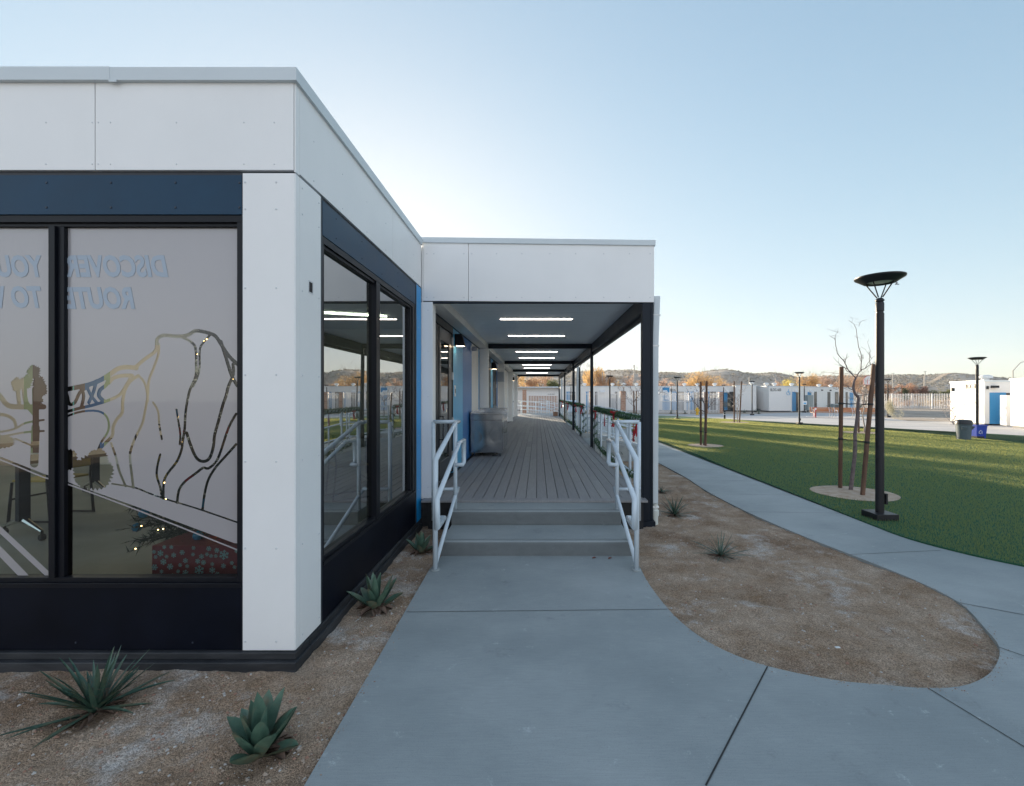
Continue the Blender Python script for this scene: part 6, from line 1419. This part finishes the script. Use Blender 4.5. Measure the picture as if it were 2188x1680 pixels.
m.add(vs, [tuple(range(n_)), tuple(range(2*n_-1, n_-1, -1))]+[(i, i+n_, (i+1) % n_+n_, (i+1) % n_) for i in range(n_)]); m.build('cabin', M_car, t, bevel=.03)
m = MB()
for s_ in (-1, 1):
    for x0, x1 in ((-1.4, -.55), (-.45, .6)): m.add([Rc @ Vector((a_, s_*(.806-.14*(z-.98)/.5), z)) for a_, z in ((x0, 1.02), (x1+.2*(x0 > -.5), 1.02), (x1-.05, 1.38), (x0+.25*(x0 < -1), 1.38))], [(0, 1, 2, 3)])
m.add([Rc @ Vector(q) for q in ((1.13, -.7, 1.01), (1.13, .7, 1.01), (.78, .62, 1.27), (.78, -.62, 1.27))], [(0, 1, 2, 3)]); m.build('window', mat('car_glass', (.03, .04, .05), .05), t)
for x in (-1.4, 1.4):
    for s_ in (-1, 1):
        c = Rc @ Vector((x, s_*.80, .32)); m = MB(); m.lathe([(.2, -.1), (.32, -.1), (.33, 0), (.32, .1), (.2, .1)], (0, 0, 0), 20, axis='y'); m.v = [tuple(Rc.to_3x3() @ Vector(v)+c) for v in m.v]; w_ = m.build('wheel', M_rubber, t)
        m = MB(); m.lathe([(0, -.09), (.2, -.08), (.2, .08), (0, .09)], (0, 0, 0), 16, axis='y'); m.v = [tuple(Rc.to_3x3() @ Vector(v)+c) for v in m.v]; m.build('rim', M_steel, w_)

# ------------------------------------------------------------------ poles in the distance
def upole(x, y0, Y, lab, arm=None, r=.14):
    t = thing('utility_pole', lab, 'pole', (PX(x, Y), Y, gz(Y)), 'thin poles in the distance'); m = MB(); z1 = PZ(y0, Y)
    m.tube([(PX(x, Y), Y, -1.5), (PX(x, Y), Y, z1)], [r, r*.7], 6); m.build('mast', mat('pole_grey', (.40, .37, .34), .7), t)
    m = MB()
    if arm == 'cross': m.box(PX(x, Y)-1.3, PX(x, Y)+1.3, Y-.08, Y+.08, z1-.5, z1-.3)
    elif arm == 'lamp': m.tube([(PX(x, Y), Y, z1-.1), (PX(x, Y)+1.2, Y, z1+1.2), (PX(x, Y)+2.6, Y, z1+1.5)], r*.6, 6); m.box(PX(x, Y)+2.4, PX(x, Y)+3.3, Y-.15, Y+.15, z1+1.4, z1+1.55)
    else: m.lathe([(r*.9, 0), (r*.9, .25), (0, .3)], (PX(x, Y), Y, z1), 6)
    m.build('arm', mat('pole_grey', (0, 0, 0)), t)
for a in [(1355, 783, 85, 'pale pole on the skyline above the bushy sapling'), (1287, 798, 90, 'thin pole above the golden oak right side'), (1220, 772, 80, 'tall pale pole over the parked car'), (1600.7, 806, 110, 'pole against the hill between the two BLDG 600 lamps'), (1657, 808, 115, 'pole against the hill above BLDG 600'),
          (1974, 806, 120, 'tall pole in front of the right hill'), (1907.8, 797, 300, 'tiny crossarm pole on the ridge right of the big lamp', 'cross', .35), (1976.5, 793, 300, 'crossarm pole on the ridge of the right hill', 'cross', .35), (2164.5, 791, 70, 'curved arm street light above the rightmost block', 'lamp', .09)]: upole(*a)

# ------------------------------------------------------------------ things inside the classroom
FZ = .37
M_chrome = mat('chrome', (.7, .72, .72), .12, metal=1); M_seat = mat('chair_shell', (.35, .26, .06), .5); M_tt = mat('table_top', (.30, .20, .13), .5)
def table(loc, rz, lab):
    t = thing('flip_table', lab, 'table', loc, 'rolling classroom tables'); x, y, z = loc
    m = MB(); m.box(x-.75, x+.75, y-.3, y+.3, z+.72, z+.75); m.build('tabletop', M_tt, t, bevel=.006)
    for s in (-.55, .55):
        m = MB(); m.box(x+s-.04, x+s+.04, y-.03, y+.03, z+.16, z+.72); m.build('column', M_dark, t)
        m = MB(); m.tube([(x+s, y-.30, z+.085), (x+s, y, z+.18), (x+s, y+.30, z+.085)], [.014, .03, .014], 8); m.build('foot', M_chrome, t)
        for q in (-.3, .3):
            m = MB(); m.lathe([(0, -.018), (.028, -.018), (.03, -.008), (.03, .008), (.028, .018), (0, .018)], (x+s, y+q, z+.031), 16, axis='x'); m.tube([(x+s, y+q, z+.04), (x+s, y+q, z+.085)], .01, 6); m.build('caster', M_rubber, t)
    t.rotation_euler = (0, 0, rz); return t
tb = table((-4.72, 4.75, FZ), math.radians(72), 'rolling table with chrome feet seen low through the front window')
dup(tb, (-6.3, 5.6, FZ), math.radians(65), label='rolling table farther left inside the classroom')
dup(tb, (-3.1, 6.6, FZ), math.radians(20), label='rolling table deeper in the room behind the side window')
def chair(loc, rz, lab):
    t = thing('sled_chair', lab, 'chair', loc, 'sled base classroom chairs'); x, y, z = loc
    m = MB(); m.box(x-.21, x+.21, y-.2, y+.2, z+.43, z+.455); m.build('seat', M_seat, t, bevel=.01); m = MB(); m.box(x-.2, x+.2, y+.21, y+.235, z+.55, z+.85); m.build('backrest', M_seat, t, bevel=.01)
    for s in (-.22, .22): m = MB(); m.tube([(x+s, y-.18, z+.43), (x+s, y-.22, z+.02), (x+s, y+.24, z+.02), (x+s, y+.2, z+.45), (x+s, y+.24, z+.85)], .011, 8); m.build('sled_frame', M_black, t)
    m = MB(); m.tube([(x-.22, y-.2, z+.25), (x+.22, y-.2, z+.25)], .010, 6); m.build('cross_bar', M_black, t); t.rotation_euler = (0, 0, rz); return t
ch = chair((-4.1, 5.05, FZ), 1.2, 'yellow seated chair right of the rolling table inside the front window')
for i, (x, y, r, l) in enumerate([(-5.35, 4.9, -1.6, 'yellow chair left of the rolling table, behind the tree pattern'), (-4.9, 5.9, 2.9, 'yellow chair behind the rolling table'), (-2.6, 4.35, .5, 'chair showing dimly through the side window'), (-2.5, 5.9, 2.2, 'chair deeper behind the side window'), (-6.1, 4.6, .3, 'yellow chair at the far left of the front window')]): dup(ch, (x, y, FZ), r, label=l)
# Christmas tree, presents
c = Vector((-2.62, 3.72, FZ)); t = thing('christmas_tree', 'dark green christmas tree with warm lights just inside the corner windows', 'christmas tree', c); rnd = random.Random(31); m = MB(); lights = MB(); M_xm = mat('fir_needles', (.015, .04, .03), .7, var=.4, vscale=12)
for k in range(520):
    h = .25+1.75*rnd.random()**1.25; R = .62*(1-(h-.2)/2.0)+.05; a = rnd.uniform(0, 2*PI); p = c+Vector((0, 0, h)); d = Vector((math.cos(a), math.sin(a), rnd.uniform(-.25, .15))); L = R*rnd.uniform(.7, 1.1)
    m.tube([p, p+d*L], [.006, .002], 3, 0, False)
    for j in range(34):
        q = p+d*L*(.25+.75*rnd.random()); v = (d*.6+Vector((rnd.gauss(0, .6), rnd.gauss(0, .6), rnd.gauss(0, .5)))).normalized()*.07; w_ = v.orthogonal().normalized()*.005; m.add([q-w_, q+w_, q+v], [(0, 1, 2)])
    if k % 4 == 0: lights.lathe([(0, -.006), (.006, 0), (0, .006)], p+d*L*.92, 6)
m.build('branches', M_xm, t); lights.build('fairy_lights', mat('fairy_light', (1, .7, .4), .4, emit=(1, .55, .2), es=6), t)
m = MB(); m.tube([c, c+Vector((0, 0, 2.0))], [.03, .008], 8); m.build('trunk', M_wood, t)
for k in range(12):
    a = rnd.uniform(-3.2, .3); h = .35+1.2*rnd.random(); R = .62*(1-(h-.2)/2.0); p = c+Vector((R*math.cos(a), R*math.sin(a), h-.04)); m = MB(); m.lathe([(0, -.035), (.025, -.025), (.035, 0), (.025, .025), (0, .035)], p, 12); m.build('bauble', mat('bauble_%d' % (k % 2), ((.4, .03, .05), (.02, .2, .4))[k % 2], .15), t, smooth=True)
x0, x1, y0, y1 = PX(324, 3.05), PX(506, 3.05)+.05, 3.05, 3.4; t = thing('gift_box', 'red gift box covered in pale blue snowflakes inside the front window corner', 'gift box', ((x0+x1)/2, 3.2, FZ))
m = MB(); zt_g = PZ(1166, 3.05); m.box(x0, x1, y0, y1, FZ, zt_g); m.build('wrapping', mat('gift_red', (.20, .015, .035), .5), t, bevel=.006)
m = MB(); rnd = random.Random(6); spots = []
for k in range(400):
    x, z, r = rnd.uniform(x0+.01, x1-.01), rnd.uniform(FZ+.01, zt_g-.01), rnd.choice((.014, .018, .022, .034))
    if all(math.hypot(x-a, z-b_) > r+q+.002 for a, b_, q in spots): spots.append((x, z, r))
for x, z, r in spots:
    for k in range(3):
        a = PI*k/3+.3*x*40; d = Vector((math.cos(a), 0, math.sin(a)))*r; w_ = Vector((-math.sin(a), 0, math.cos(a)))*r*.13; cc = Vector((x, y0-.0015-.0002*k, z)); m.add([cc-d-w_, cc+d-w_, cc+d+w_, cc-d+w_], [(0, 1, 2, 3)])
        for s_ in (1, -1):
            for e in (.5, 1.2): 
                q0 = cc+d*s_*.55; dd = Vector((math.cos(a+.9), 0, math.sin(a+.9)))*r*.38*s_; dd2 = Vector((math.cos(a-.9), 0, math.sin(a-.9)))*r*.38*s_
                for v in (dd, dd2): ww = Vector((-v.z, 0, v.x)).normalized()*r*.09; m.add([q0-ww, q0+v-ww, q0+v+ww, q0+ww], [(0, 1, 2, 3)])
                break
m.build('snowflakes', mat('snowflake_blue', (.28, .52, .55), .5), t)
t = thing('gift_bag', 'teal patterned gift bag standing inside the side window corner', 'gift bag', (-1.76, 3.42, FZ)); m = MB(); m.box(-1.84, -1.68, 3.30, 3.48, FZ, .82); m.build('bag', mat('bag_teal', (.08, .34, .36), .5, var=.5, vscale=22), t, bevel=.004)
m = MB(); m.tube([(-1.685, 3.34, .82), (-1.685, 3.36, .90), (-1.685, 3.42, .90), (-1.685, 3.44, .82)], .004, 6); m.build('handle', M_red, t)
m = MB()
for k in range(14): a = rnd.uniform(0, 6.3); p = Vector((-1.76+rnd.uniform(-.05, .05), 3.39+rnd.uniform(-.06, .06), .80)); m.add([p, p+Vector((.04*math.cos(a), .04*math.sin(a), .07)), p+Vector((.04*math.cos(a+1), .04*math.sin(a+1), .06))], [(0, 1, 2)])
m.build('tissue', mat('tissue_blue', (.05, .2, .45), .6), t)
for o in bpy.data.objects:               # tidy: no stray properties on parts
    if o.parent is not None and 'category' in o.keys(): del o['category']

# pale evening air
m = MB(); m.box(-420, 760, -95, 720, -12, 62); hz = m.build('haze', bpy.data.materials.new('air'))
am = hz.data.materials[0]; nt = nodes(am); o_ = nt.nodes.new('ShaderNodeOutputMaterial'); v_ = nt.nodes.new('ShaderNodeVolumePrincipled')
v_.inputs['Density'].default_value = .00022; v_.inputs['Color'].default_value = (.86, .88, .92, 1); v_.inputs['Anisotropy'].default_value = .2; nt.links.new(v_.outputs[0], o_.inputs['Volume'])
tag(hz, kind='stuff', label='thin pale evening air that softens the hills', cat='haze')
